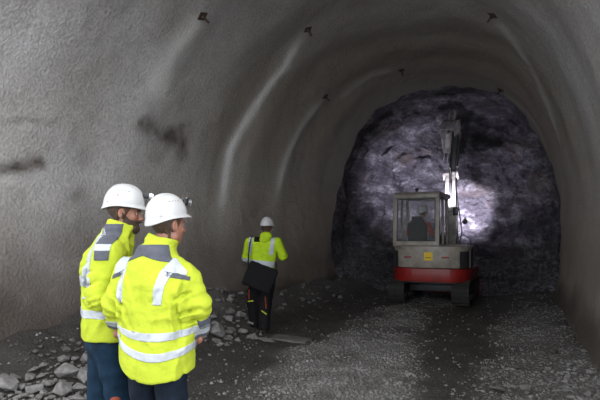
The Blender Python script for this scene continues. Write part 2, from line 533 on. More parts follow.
# even out the arc steps
Yg, Sg = np.meshgrid(ys, ss, indexing='ij')
fx, fz = profile(np.linspace(0, 1, 3000), 6.0)
arc = np.concatenate([[0], np.cumsum(np.hypot(np.diff(fx), np.diff(fz)))]); arc /= arc[-1]
Sg = np.interp(Sg, arc, np.linspace(0, 1, 3000))
Xg, Zg = profile(Sg.ravel(), Yg.ravel())
P0 = np.stack([Xg, Yg.ravel(), Zg], 1)
cxg = (lx(P0[:, 1]) + rx(P0[:, 1])) / 2
Nin = np.stack([cxg - P0[:, 0], 0 * cxg, 2.2 - P0[:, 2]], 1)
Nin /= np.linalg.norm(Nin, axis=1)[:, None] + 1e-9
arcm = np.interp(Sg.ravel(), np.linspace(0, 1, 3000), arc) * 15.0   # metres round the arch
UV = np.stack([arcm, P0[:, 1]], 1)

def project(P):
    lat = P[:, 0] * CT + P[:, 1] * ST
    fwd = -P[:, 0] * ST + P[:, 1] * CT
    f = np.where(fwd > .3, fwd, np.nan)
    return 300 + FPX * lat / f, HOR - FPX * (P[:, 2] - CAMZ) / f
PX, PY = project(P0)
def wall_uv(px, py):
    """where on the lining (arc metres, y) a spot of the photograph lies"""
    d = (PX - px) ** 2 + (PY - py) ** 2
    return UV[int(np.nanargmin(d))]

def seg_dist(pts, UVp, r0, r1):
    """soft mask 0..1 along a polyline drawn on the lining, in metres"""
    out = np.zeros(len(UVp)); L = len(pts) - 1
    for i in range(L):
        a, b = pts[i], pts[i + 1]; ba = b - a
        t = np.clip(((UVp - a) @ ba) / (ba @ ba + 1e-9), 0, 1)
        d = np.linalg.norm(UVp - a - t[:, None] * ba, axis=1)
        u = (i + t) / L
        r = r0 + (r1 - r0) * u
        fade = sst(0, .12, u) * (1 - sst(.72, 1.0, u)) * .9 + .1
        out = np.maximum(out, np.exp(-(d / r) ** 2) * fade)
    return out

streaks = [([(203, 14), (187, 38), (170, 62), (158, 84), (149, 112)], .18, .28, .62, .04),
           ([(308, 34), (286, 66), (265, 95), (247, 125), (234, 155), (225, 190), (221, 225)], .10, .13, 1.25, .035),
           ([(326, 97), (305, 122), (291, 150), (282, 180), (276, 215)], .13, .14, .60, .03),
           ([(493, 20), (515, 45), (535, 78), (552, 118), (565, 170)], .14, .12, .40, .03),
           ([(401, 72), (375, 76), (350, 92), (330, 110)], .12, .12, .28, .03),
           ([(497, 93), (520, 108), (538, 130), (550, 160)], .12, .12, .25, .03)]
light_m = np.zeros(len(P0)); ridge = np.zeros(len(P0))
for pts, r0, r1, st_, hgt in streaks:
    q = [wall_uv(*p) for p in pts]
    wob = UV + np.stack([fbm(P0, .9, 3, 3) * .10, fbm(P0, .9, 3, 9) * .10], 1)
    mk = seg_dist(q, wob, r0, r1)
    light_m = np.maximum(light_m, mk * st_ * 1.15 * (.85 + .35 * fbm(P0, 2.5, 3, 5)))
    ridge += .6 * hgt * seg_dist(q, wob, r0 * .9, r1 * .9) - hgt * .35 * seg_dist(q, wob + [0, .33], r0 * 1.3, r1 * 1.3)
dark_m = np.zeros(len(P0))
for pts, r0, r1, st_ in [([(139, 118), (148, 130), (160, 142)], .19, .15, .80), ([(150, 136), (168, 136), (186, 130)], .14, .16, .75),
                         ([(187, 118), (184, 140), (180, 168)], .16, .14, .70), ([(158, 140), (156, 165)], .10, .15, .35),
                         ([(46, 161), (20, 170), (-15, 180)], .08, .09, .95), ([(70, 190), (78, 215), (72, 245)], .22, .22, .45),
                         ([(10, 240), (35, 250)], .2, .2, .35), ([(205, 262), (207, 285)], .25, .25, .5), ([(80, 150), (90, 170)], .2, .2, .25)]:
    q = [wall_uv(*p) for p in pts]
    wob = UV + np.stack([fbm(P0, 2.2, 4, 13) * .14, fbm(P0, 2.2, 4, 19) * .14], 1)
    dark_m = np.maximum(dark_m, seg_dist(q, wob, r0, r1) * st_ * 1.15 * np.clip(.8 + .8 * fbm(P0, 5, 3, 15), 0, 1.2))
# damp, dirty foot of the wall
foot = np.clip(1.15 - P0[:, 2] / 1.7, 0, 1) * np.clip(.55 + .9 * fbm(P0 * [1, 1, .5], 1.1, 4, 41), 0, 1)
dark_m = np.maximum(dark_m, foot * .75)
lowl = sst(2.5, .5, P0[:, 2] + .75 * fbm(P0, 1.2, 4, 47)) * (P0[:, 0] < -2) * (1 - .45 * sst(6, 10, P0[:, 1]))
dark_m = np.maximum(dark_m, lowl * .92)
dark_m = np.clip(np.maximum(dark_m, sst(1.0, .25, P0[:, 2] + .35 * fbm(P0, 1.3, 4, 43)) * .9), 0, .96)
brown_m = np.clip(sst(4, 12, P0[:, 1]) * .75 + .30 * fbm(P0, .5, 3, 33) + .30 * np.clip(1 - P0[:, 2] / 3, 0, 1), 0, 1)
disp = .07 * fbm(P0, .45, 3, 1) + .035 * fbm(P0, 1.6, 3, 2) + .012 * fbm(P0, 6, 3, 4) + .006 * vn(P0, 16, 6)
disp += .022 * np.sin(P0[:, 1] * 2 * PI / 1.55 + 1.2 + 1.0 * vn(P0, .3, 8)) * sst(1.2, 3.2, P0[:, 2])
disp += ridge
for pts, hgt in [([(28, 164), (5, 174), (-15, 180)], -.05), ([(55, 120), (30, 116), (0, 116)], .03), ([(55, 126), (30, 123), (0, 122)], -.025), ([(74, 15), (82, 24), (90, 20)], .03)]:
    q = [wall_uv(*p) for p in pts]
    disp += hgt * seg_dist(q, UV + (fbm(P0, 3, 3, 11) * .04)[:, None], .05, .05)
PW = P0 + Nin * disp[:, None]
# ragged end of the lining
endk = sst(13.3, 14.0, P0[:, 1])
PW[:, 1] += endk * (.75 * fbm(np.stack([arcm, arcm * 0, arcm * 0], 1), .9, 4, 51)) 
PW -= Nin * (endk * .06)[:, None]
ny, ns = len(ys), len(ss)
gi = np.arange(ny * ns).reshape(ny, ns)
cols = np.stack([np.clip(light_m, 0, .95), dark_m, brown_m, np.ones(len(P0))], 1)
def lining(name, s0, s1):
    idx = gi[:, s0:s1 + 1]; n2 = idx.shape[1]
    loc = np.arange(ny * n2).reshape(ny, n2)
    F = np.stack([loc[:-1, :-1], loc[1:, :-1], loc[1:, 1:], loc[:-1, 1:]], -1).reshape(-1, 4)
    me = np_mesh(name, PW[idx.ravel()], F, M['shotcrete'])
    col_attr(me, 'stain', cols[idx.ravel()])
    o = link(name, me)
    return tag(o, kind='structure')
lining('wall_right', 0, 88)
lining('ceiling', 88, 205)
lining('wall_left', 205, ns - 1)

# ---- bare rock heading beyond the lining
nr, na = 150, 260
R = np.linspace(0.0, 1, nr); A = np.linspace(0, 1, na)
Rg, Ag = np.meshgrid(R, A, indexing='ij')
au = Ag.ravel()
sA = np.interp(np.clip(au / .82, 0, 1), arc, np.linspace(0, 1, 3000))
ex, ez = profile(sA, 14.0)
e0x, e0z = profile(np.array([0.0, 1.0]), 14.0)
tb = np.clip((au - .82) / .18, 0, 1)          # close the outline under the floor
ex = np.where(tb > 0, e0x[1] + (e0x[0] - e0x[1]) * tb, ex); ez = np.where(tb > 0, e0z[1], ez)
fcx, fcz = -1.35, 2.2
r_ = Rg.ravel()
# outer third of the radius is the rock side wall running back to the lining
rr = np.minimum(r_ / .72, 1)
sc = 1.10
X = fcx + (ex - fcx) * rr * sc; Z = fcz + (ez - fcz) * rr * sc
Yf = 17.4 - 1.3 * rr ** 4 - sst(.70, 1.0, r_) * 3.0
PF = np.stack([X, Yf, Z], 1)
nr3 = np.stack([fbm(PF, .8, 5, 61, .6), fbm(PF, .8, 5, 71, .6), fbm(PF, .8, 5, 81, .6)], 1)
rid = 1 - np.abs(fbm(PF, 1.3, 4, 91, .55)) * 2
blk = np.round(fbm(PF, 1.5, 2, 95) * 5) / 5
chip = 1 - np.abs(fbm(PF, 3.8, 3, 97, .6)) * 2
blk = blk + .35 * np.round(fbm(PF, 4, 2, 98) * 4) / 4 + .3 * chip
PF = PF + nr3 * [.30, .55, .30] + np.stack([0 * rid, -.28 * rid * (rr < .99) - .3 * blk, 0 * rid], 1)
# overbreak hollow at the crown, right of the boom
hol = np.exp(-(((PF[:, 0] + .05) / 1.15) ** 2 + ((PF[:, 2] - 5.0) / .50) ** 2))
PF[:, 1] += 2.3 * hol; PF[:, 2] += .45 * hol
outer = sst(.9, 1.0, r_)
dirv = np.stack([PF[:, 0] - fcx, 0 * r_, PF[:, 2] - fcz], 1); dirv /= np.linalg.norm(dirv, axis=1)[:, None] + 1e-6
PF += dirv * (outer * .25)[:, None]
gf = np.arange(nr * na).reshape(nr, na)
F = np.stack([gf[:-1, :-1], gf[:-1, 1:], gf[1:, 1:], gf[1:, :-1]], -1).reshape(-1, 4)
tag(link('wall_back', np_mesh('wall_back', PF, F, M['rockface'])), kind='structure')

# ---- ground
def poly_mask(x, y, edges, soft):
    """edges: list of (y, x_left, x_right) bands on the ground"""
    e = sorted(edges)
    yy = [k[0] for k in e]
    l = np.interp(y, yy, [k[1] for k in e]); r = np.interp(y, yy, [k[2] for k in e])
    return sst(-soft, soft, x - l) * sst(-soft, soft, r - x)
def band(rows):
    """rows: (py, px_left, px_right) -> band edges in the camera's plan (fwd, lateral)"""
    out = []
    for py, a, b_ in rows:
        fwd = CAMZ * FPX / (py - HOR)
        out.append((fwd, (a - 300) / FPX * fwd, (b_ - 300) / FPX * fwd))
    return out
bandA = band([(420, 190, 440), (400, 228, 420), (370, 268, 418), (340, 318, 420), (320, 355, 428), (300, 398, 450)])
bandB = band([(420, 480, 640), (400, 488, 640), (370, 492, 610), (340, 495, 582), (315, 512, 560), (300, 520, 552)])
def gravel_mask(x, y):
    lat = x * CT + y * ST; fwd = -x * ST + y * CT
    P = np.stack([x, y, 0 * x], 1)
    j = fbm(P, .9, 4, 101) * .45
    a = poly_mask(lat + j, fwd, bandA, .28); b_ = poly_mask(lat + j, fwd, bandB, .28)
    return (1 - .6 * sst(9.5, 13, y)) * np.clip(np.maximum(a, b_ * .65) * (.75 + .9 * fbm(P, 1.4, 4, 103)), 0, 1)  # pale gravel fades with depth: weaker far daylight put into the colour
def gz(x, y, fine=True):
    P = np.stack([x, y, 0 * x], 1)
    l = np.interp(y, [-3, 2, 4.3, 8, 11, 14, 17], [-5.75, -5.65, -5.5, -5.05, -4.65, -4.25, -4.2]) + .22
    r = np.interp(y, [-3, 2, 6, 10, 14], [1.45, 1.45, 1.40, 1.5, 1.62]) - .22
    z = .05 * fbm(P, .6, 3, 111) + .02 * fbm(P, 2.6, 3, 113)
    if fine: z = z + .012 * fbm(P, 11, 3, 115)
    z = z + .36 * (1 - sst(0, 1.25, x - l)) * sst(3.0, 4.5, y) * (1 + .45 * fbm(P, 1.4, 3, 117))
    z = z + .14 * (1 - sst(0, .9, r - x)) * sst(1, 3, y)
    z = z - .05 * (1 - gravel_mask(x, y)) * np.exp(-((x + 2.6) / 4) ** 2)
    z = z + .30 * np.exp(-((x + 4.75) / .55) ** 2 - ((y - 8.0) / 1.2) ** 2) + .24 * (1 + .8 * fbm(P, 3, 3, 131)) * np.exp(-((x + 5.45) / .5) ** 2 - ((y - 5.6) / .9) ** 2)
    pile = sst(14.2, 16.9, y + .5 * fbm(P, .9, 3, 119))
    z = z + pile * .8 + pile * .2 * fbm(P, 3, 3, 121)
    return z
gx = np.arange(-6.6, 2.6, .045); gy = np.concatenate([np.arange(-16, 2.5, .25), np.arange(2.5, 18.2, .045)])
GX, GY = np.meshgrid(gx, gy, indexing='ij')
wid = np.where(GY.ravel() < -3, 3.0, 1.0)
x_, y_ = (GX.ravel() + 2.1) * wid - 2.1, GY.ravel()
z_ = gz(x_, y_)
gg = np.arange(x_.size).reshape(GX.shape)
F = np.stack([gg[:-1, :-1], gg[1:, :-1], gg[1:, 1:], gg[:-1, 1:]], -1).reshape(-1, 4)
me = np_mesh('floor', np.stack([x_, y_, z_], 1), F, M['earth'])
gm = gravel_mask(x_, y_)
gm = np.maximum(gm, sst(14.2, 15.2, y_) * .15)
gm = np.maximum(gm, 1.6 * sst(3.4, 2.0, y_))          # unseen ground outside, paled to bounce daylight onto the ceiling
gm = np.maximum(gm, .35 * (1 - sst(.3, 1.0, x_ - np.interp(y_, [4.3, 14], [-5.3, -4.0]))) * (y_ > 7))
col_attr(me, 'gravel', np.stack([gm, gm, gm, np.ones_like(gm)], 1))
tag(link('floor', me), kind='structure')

def gzs(x, y): return float(gz(np.array([float(x)]), np.array([float(y)]))[0])

# ---- rocks
def rock_mesh(seed, flat=.7, pale=True):
    r = random.Random(seed)
    bm = bmesh.new()
    for i in range(15):
        v = Vector((r.gauss(0, 1), r.gauss(0, 1), r.gauss(0, 1))).normalized()
        k = r.uniform(.78, 1.05)
        bm.verts.new((v.x * k * .5, v.y * k * .5 * r.uniform(.8, 1), v.z * k * .5 * flat))
    res = bmesh.ops.convex_hull(bm, input=bm.verts[:])
    bmesh.ops.delete(bm, geom=list({g for g in res['geom_interior'] + res['geom_unused'] if isinstance(g, bmesh.types.BMVert)}), context='VERTS')
    bmesh.ops.bevel(bm, geom=bm.edges[:], offset=.022, segments=1, affect='EDGES')
    me = bpy.data.meshes.new('rock'); bm.to_mesh(me); bm.free()
    me.materials.append(M['stone'] if pale else M['stone_dark'])
    return me
ROCKS = [rock_mesh(s, f) for s, f in ((1, .8), (2, .6), (3, .72), (4, .5), (5, .85), (6, .66), (7, .45), (8, .75))]
DROCKS = [rock_mesh(s + 40, f, False) for s, f in ((1, .8), (2, .6), (3, .72), (4, .5), (5, .85))]
placed = []
def rock(x, y, size, label, group=None, sx=1, sz=1, me=None, rz=None, name='rock', sink=.3, tilt=.25):
    me = me or random.choice(ROCKS)
    o = link(name, me)
    o.scale = (size * sx, size * random.uniform(.8, 1), size * sz)
    o.rotation_euler = (random.uniform(-tilt, tilt), random.uniform(-tilt, tilt), rz if rz is not None else random.uniform(0, 6.28))
    o.location = (x, y, gzs(x, y) + size * sz * (.32 - sink * .32))
    tag(o, label, 'rock', group)
    placed.append((x, y, size))
    return o

def gpt(px, py):
    """point of the lumpy ground seen at a spot of the photograph"""
    z = 0.0
    for _ in range(8):
        p = ground(px, py, z); z = .5 * z + .5 * gzs(p.x, p.y)
    return ground(px, py, z)

big = [(66, 377, 23, 1, .75, 0, 'largest pale angular slab of the rock heap left of the bearded worker'),
       (7, 391, 19, 1, 1.1, 4, 'big upright pale rock in the bottom left corner of the heap'),
       (33, 393, 19, 1, .8, 2, 'broad pale block in front of the heap, just right of the corner rock'),
       (63, 396, 18, .9, 1.1, 0, 'tall wedge of pale rock below the largest slab of the heap'),
       (48, 386, 13, 1, .8, 5, 'rounded grey rock wedged between the broad block and the wedge rock'),
       (36, 372, 14, 1.1, .7, 3, 'mid grey rock at the back edge of the left heap'),
       (17, 378, 16, 1.1, .7, 1, 'low grey rock behind the upright corner rock'),
       (84, 385, 16, .9, 1.5, 4, 'tall dim rock right beside the leg in blue jeans'),
       (87, 362, 12, 1, 1, 0, 'grey rock at the wall foot just behind the blue jeans'),
       (43, 397, 8, .8, 1.4, 4, 'small narrow rock standing between the broad block and the wedge'),
       (40, 377, 10, 1.3, .5, 6, 'thin light flake of stone lying on top of the left heap'),
       (217, 336, 18, 1, .95, 0, 'largest pale boulder beside the sleeve of the near worker'),
       (240, 320, 12, 1, .8, 2, 'pale rock high in the heap behind the black trousers'),
       (229, 315, 9, 1, .8, 3, 'small pale rock above the largest boulder of the middle heap'),
       (252, 327, 12, .9, 1.1, 5, 'grey rock touching the left boot of the distant worker'),
       (229, 339, 11, 1, .9, 1, 'grey stone leaning on the right side of the pale boulder'),
       (266, 342, 17, 1.1, .35, 3, 'flat pale stone right in front of the distant worker boots'),
       (497, 391, 17, 1.2, .5, 3, 'flat grey slab on the right gravel, low right foreground'),
       (525, 390, 13, 1, .8, 2, 'dark edged block to the right of the flat slab'),
       (373, 384, 9, 1.1, .6, 1, 'lone pale stone lying on the middle gravel band')]
for px, py, wpx, sx, sz, mi, lab in big:
    p = gpt(px, py); fwd = -p.x * ST + p.y * CT
    size = wpx / FPX * fwd * 1.32
    rock(p.x, p.y, size, lab, None, sx, sz, ROCKS[mi])
p = gpt(291, 341)
sl = MB().box((0, 0, 0), (.62, .26, .04), .012).build('stone_slab', M['stone_dark'])
sl.location = (p.x, p.y, gzs(p.x, p.y) + .03); sl.rotation_euler = (.05, .03, TH - .45)
tag(sl, 'long flat dark slab lying on the mud to the right of the distant worker', 'rock')

def scatter(n, x0, x1, y0, y1, s0, s1, label, group, meshes, name='rock', tri=None):
    k = 0; tries = 0
    while k < n and tries < n * 60:
        tries += 1
        px, py = random.uniform(x0, x1), random.uniform(y0, y1)
        if tri and not tri(px, py): continue
        p = gpt(px, py)
        if p.x < float(lx(p.y)) + .22 or p.x > float(rx(p.y)) - .2: continue
        size = s0 + (s1 - s0) * random.random() ** 1.6
        if any((p.x - a) ** 2 + (p.y - b_) ** 2 < (.33 * (size + c)) ** 2 for a, b_, c in placed): continue
        rock(p.x, p.y, size, label, group, random.uniform(.8, 1.2), random.uniform(.7, 1.1), random.choice(meshes), name=name)
        k += 1
scatter(90, -4, 96, 360, 404, .06, .23, 'small broken grey rock in the heap left of the bearded worker', 'small rocks in the left heap', ROCKS, tri=lambda x, y: y > 380 - x * .28)
scatter(48, 10, 92, 338, 374, .03, .12, 'dirty fist sized stone on the brown slope at the wall foot', 'stones on the brown slope', DROCKS)
scatter(80, 196, 262, 288, 346, .06, .24, 'broken grey rock in the heap between near and distant workers', 'rocks in the middle heap', ROCKS + DROCKS[:2], tri=lambda x, y: y < 350 - abs(x - 222) * .35)
scatter(40, 272, 345, 270, 304, .06, .20, 'dim stone along the left wall foot beyond the distant worker', 'stones along the far left wall', DROCKS + ROCKS[:3])
scatter(54, 484, 600, 335, 402, .04, .15, 'grey stone scattered on the gravel by the right wall', 'stones on the right gravel', ROCKS + DROCKS[:3])
scatter(30, 240, 470, 330, 402, .03, .075, 'small pale stone scattered on the middle gravel track', 'stones on the middle gravel', ROCKS)

# ---- loose gravel: nobody could count it
def gravel(name, n, sampler, s0, s1, label, mat=None):
    tv = np.array([(1, 0, 0), (-1, 0, 0), (0, 1, 0), (0, -1, 0), (0, 0, 1), (0, 0, -1)], float)
    tf = np.array([(0, 2, 4), (2, 1, 4), (1, 3, 4), (3, 0, 4), (2, 0, 5), (1, 2, 5), (3, 1, 5), (0, 3, 5)])
    x, y = sampler(n); n = len(x)
    s = s0 + (s1 - s0) * rng.random(n) ** 3
    V = tv[None] * rng.uniform(.55, 1.1, (n, 6, 1)) * s[:, None, None] * .6
    V = V + rng.uniform(-.25, .25, (n, 6, 3)) * s[:, None, None]
    a = rng.uniform(0, 6.28, n); b_ = rng.uniform(-.7, .7, n)
    ca, sa, cb, sb = np.cos(a)[:, None], np.sin(a)[:, None], np.cos(b_)[:, None], np.sin(b_)[:, None]
    X, Y, Z = V[..., 0], V[..., 1] * cb - V[..., 2] * sb, V[..., 1] * sb + V[..., 2] * cb
    V = np.stack([X * ca - Y * sa + x[:, None], X * sa + Y * ca + y[:, None], Z * .75 + (gz(x, y) + s * .15)[:, None]], -1)
    F = (tf[None] + (np.arange(n) * 6)[:, None, None]).reshape(-1, 3)
    o = link(name, np_mesh(name, V.reshape(-1, 3), F, mat or M['gravel'], smooth=False))
    return tag(o, label, 'gravel', kind='stuff')
def samp_band(n):
    # even over the picture's depth: nearer ground gets more stones
    fwd = 4.6 + (13.5 - 4.6) * rng.random(n * 3) ** 1.6
    lat = rng.uniform(-.75, .68, n * 3) * fwd
    x, y = lat * CT - fwd * ST, fwd * CT + lat * ST
    m = gravel_mask(x, y)
    ok = (rng.random(n * 3) < .05 + .95 * m) & (x > lx(y) + .25) & (x < rx(y) - .2)
    return x[ok][:n], y[ok][:n]
gravel('gravel', 26000, samp_band, .010, .055, 'loose pale crushed gravel spread in bands over the tunnel floor')
def samp_pile(n):
    x = rng.uniform(-4.4, 1.8, n); y = rng.uniform(14.4, 17.0, n)
    return x, y
gravel('muck_pile', 9000, samp_pile, .03, .17, 'heap of broken rock at the foot of the far rock face', M['muck'])

# ---- rock bolts with plates
def bolt(px, py, ang, lab):
    d = (PX - px) ** 2 + (PY - py) ** 2
    i = int(np.nanargmin(d)); p = Vector(PW[i]); n = Vector(Nin[i])
    t = empty('rock_bolt', p)
    t.rotation_euler = n.to_track_quat('Z', 'Y').to_euler()
    tag(t, lab, 'rock bolt', 'rock bolts in the lining')
    MB().box((0, 0, .015), (.13, .13, .016), .004, Matrix.Rotation(ang, 4, 'Z')).build('plate', M['steel'], t)
    MB().cyl((0, 0, -.05), (.03, .01, .15), .016, seg=10).build('rod', M['steel'], t)
    MB().cyl((0, 0, .02), (.008, .003, .055), .034, seg=6).build('nut', M['steel'], t)
bolt(201, 12, .4, 'rusty bolt with plate at top left, above the short pale streak')
bolt(308, 32, .9, 'rusty bolt at the upper end of the longest pale streak')
bolt(325, 97, .3, 'rusty bolt at the upper end of the lower left streak')
bolt(402, 70, .1, 'rusty bolt in the roof above the excavator')
bolt(490, 17, .6, 'rusty bolt at the top right of the roof')
bolt(501, 90, .2, 'rusty bolt at the roof edge, upper right of the rock face')

# ================================================================== PEOPLE
class Frame:
    """plan frame parallel to the picture, origin on the ground under the figure"""
    def __init__(s, px0, fwd0, z0=0.0):
        s.f0 = fwd0; s.l0 = (px0 - 300) / FPX * fwd0; s.z0 = z0
        s.loc = w(s.l0, fwd0, z0)
    def at(s, px, py, dy=0.0):
        f = s.f0 + dy
        return np.array(((px - 300) / FPX * f - s.l0, dy, CAMZ + (HOR - py) / FPX * f - s.z0))

def rotz(a):
    c, s_ = math.cos(a), math.sin(a)
    return np.array(((c, -s_, 0), (s_, c, 0), (0, 0, 1.0)))
def rotx(a):
    c, s_ = math.cos(a), math.sin(a)
    return np.array(((1, 0, 0), (0, c, -s_), (0, s_, c)))
def roty(a):
    c, s_ = math.cos(a), math.sin(a)
    return np.array(((c, 0, s_), (0, 1, 0), (-s_, 0, c)))

def head_sdf(Q, beard=False):
    """Q in head space: face +Y, up +Z, origin between the ears"""
    d = ell(Q, (0, -.012, .035), (.076, .097, .088))
    d = smin(d, ell(Q, (0, .022, -.035), (.060, .070, .080)), .03)
    d = smin(d, cone(Q, (0, .066, -.098), (0, .055, -.085), .022, .03), .03)
    d = smin(d, cone(Q, (-.045, .01, -.075), (.045, .01, -.075), .026, .026), .03)
    d = smin(d, cone(Q, (-.030, .080, .018), (.030, .080, .018), .010, .010), .018)
    d = smin(d, cone(Q, (-.040, .064, -.028), (.040, .064, -.028), .016, .016), .022)
    for sx in (-1, 1):
        d = smax(d, -ell(Q, (sx * .031, .094, -.002), (.019, .016, .012)), .012)
    d = smin(d, cone(Q, (0, .088, .004), (0, .113, -.034), .008, .0115), .010)
    d = smin(d, cone(Q, (-.011, .098, -.038), (.011, .098, -.038), .0075, .0075), .008)
    d = smin(d, cone(Q, (-.018, .083, -.064), (.018, .083, -.064), .006, .006), .006)
    d = smin(d, cone(Q, (-.016, .081, -.074), (.016, .081, -.074), .007, .007), .006)
    d = smax(d, -cone(Q, (-.02, .094, -.069), (.02, .094, -.069), .003, .003), .004)
    for sx in (-1, 1):
        e = ell(Q, (sx * .079, -.010, -.012), (.012, .021, .033))
        e = smax(e, -ell(Q, (sx * .090, -.006, -.010), (.010, .012, .020)), .006)
        d = smin(d, e, .008)
    return d

def hand_sdf(P, wr, dirv, palm, side, curl=.5, spread=.12, sc=1.0):
    """wr wrist, dirv towards the fingers, palm = palm normal, side = thumb side"""
    dv, pn = v3(dirv) / np.linalg.norm(dirv), v3(palm)
    pn = pn - dv * (pn @ dv); pn /= np.linalg.norm(pn)
    sd = np.cross(dv, pn); 
    if sd @ v3(side) < 0: sd = -sd
    B = np.stack([sd, pn, dv], 1)
    Q = ((P - v3(wr)) @ B) / sc
    d = cone(Q, (0, 0, -.02), (0, 0, .03), .030, .030, (1, 1.3, 1)) / 1.3
    d = smin(d, ell(Q, (0, 0, .050), (.042, .016, .052)), .015)
    for i, (x, L) in enumerate(((.030, .072), (.010, .080), (-.011, .075), (-.030, .058))):
        b0 = v3((x, 0, .085)); a1 = curl * .9; a2 = curl * 2.0; a3 = curl * 2.7
        s_ = (x * spread * 8)
        b1 = b0 + L * .45 * v3((s_ * .3, math.sin(a1), math.cos(a1)))
        b2 = b1 + L * .32 * v3((0, math.sin(a2), math.cos(a2)))
        b3 = b2 + L * .25 * v3((0, math.sin(a3), math.cos(a3)))
        f = np.minimum(np.minimum(cone(Q, b0, b1, .0095, .009), cone(Q, b1, b2, .009, .0082)), cone(Q, b2, b3, .0082, .007))
        d = smin(d, f, .006)
    t0, t1, t2, t3 = v3((.022, .004, .018)), v3((.050, .014, .048)), v3((.056, .028, .076)), v3((.048, .040, .096))
    t = np.minimum(np.minimum(cone(Q, t0, t1, .014, .011), cone(Q, t1, t2, .011, .010)), cone(Q, t2, t3, .010, .008))
    return smin(d, t, .008) * sc

def body_sdf(J):
    hr = J['headrot']
    def f(P):
        by = rotz(J['yaw'])
        Q = (P - J['chest']) @ by            # torso space
        d = ell(Q, (0, 0, 0), (.165, .105, .22))
        T = (P - J['pelvis']) @ by
        d = smin(d, ell(T, (0, -.005, 0), (.155, .115, .14)), .08)
        d = smin(d, cone(P, J['pelvis'], J['chest'], .115, .12), .06)
        for s_ in 'LR':
            d = smin(d, cone(P, J['chest'] + (0, 0, .13), J['sh' + s_], .07, .062), .05)
            d = smin(d, cone(P, J['sh' + s_], J['el' + s_], .054, .041), .03)
            d = smin(d, cone(P, J['el' + s_], J['wr' + s_], .040, .027), .015)
            d = smin(d, cone(P, J['hip' + s_], J['kn' + s_], .088, .058), .05)
            d = smin(d, cone(P, J['kn' + s_], J['an' + s_], .056, .038), .02)
            d = smin(d, cone(P, J['an' + s_], J['toe' + s_], .036, .030), .02)
            d = smin(d, hand_sdf(P, J['wr' + s_], J['hd' + s_], J['pn' + s_], J['ts' + s_], J.get('curl' + s_, .5)), .012)
        d = smin(d, cone(P, J['neck'] + (0, 0, -.03), J['head'] + (0, 0, -.05), .062, .056), .035)
        H = (P - J['head']) @ hr
        d = smin(d, head_sdf(H / 1.03) * 1.03, .02)
        return d
    return f

def bounds(J, pad=.22):
    A = np.array([J[k] for k in J if isinstance(J[k], np.ndarray) and J[k].shape == (3,) and k[:2] not in ('hd', 'pn', 'ts')])
    lo, hi = A.min(0) - pad, A.max(0) + pad
    lo[2] = max(lo[2], -.06)
    return lo, hi

def wrinkles(P, amp, seed=0, stretch=(1, 1, .45)):
    Q = P * np.array(stretch)
    wv = P + np.stack([vn(P, 5, seed + 5), vn(P, 5, seed + 6), vn(P, 5, seed + 7)], 1) * .06
    r1 = 1 - np.abs(fbm(wv * stretch, 5.5, 2, seed)) * 3.0
    r2 = 1 - np.abs(fbm(wv[:, [1, 2, 0]] * np.array((.6, 1.2, .8)), 14, 2, seed + 3)) * 2.6
    return amp * (.8 * r1 + .22 * r2)

def torso_sdf(P, J, table, zb, zt, pw=2.4):
    """table rows (z, rx, ry, cx, cy) in torso space rotated by the torso's yaw about the figure's centre line"""
    by = rotz(J['yaw'])
    Q = (P - J['cl']) @ by; Q[:, 2] = P[:, 2]
    z = P[:, 2]; T = np.array(table)
    rx_, ry_ = np.interp(z, T[:, 0], T[:, 1]), np.interp(z, T[:, 0], T[:, 2])
    cx_, cy_ = np.interp(z, T[:, 0], T[:, 3]), np.interp(z, T[:, 0], T[:, 4])
    X, Y = np.abs(Q[:, 0] - cx_) / rx_, np.abs(Q[:, 1] - cy_) / ry_
    k = (X ** pw + Y ** pw) ** (1 / pw)
    d = (k - 1) * np.minimum(rx_, ry_)
    return smax(smax(d, z - zt, .03), zb - z, .012)

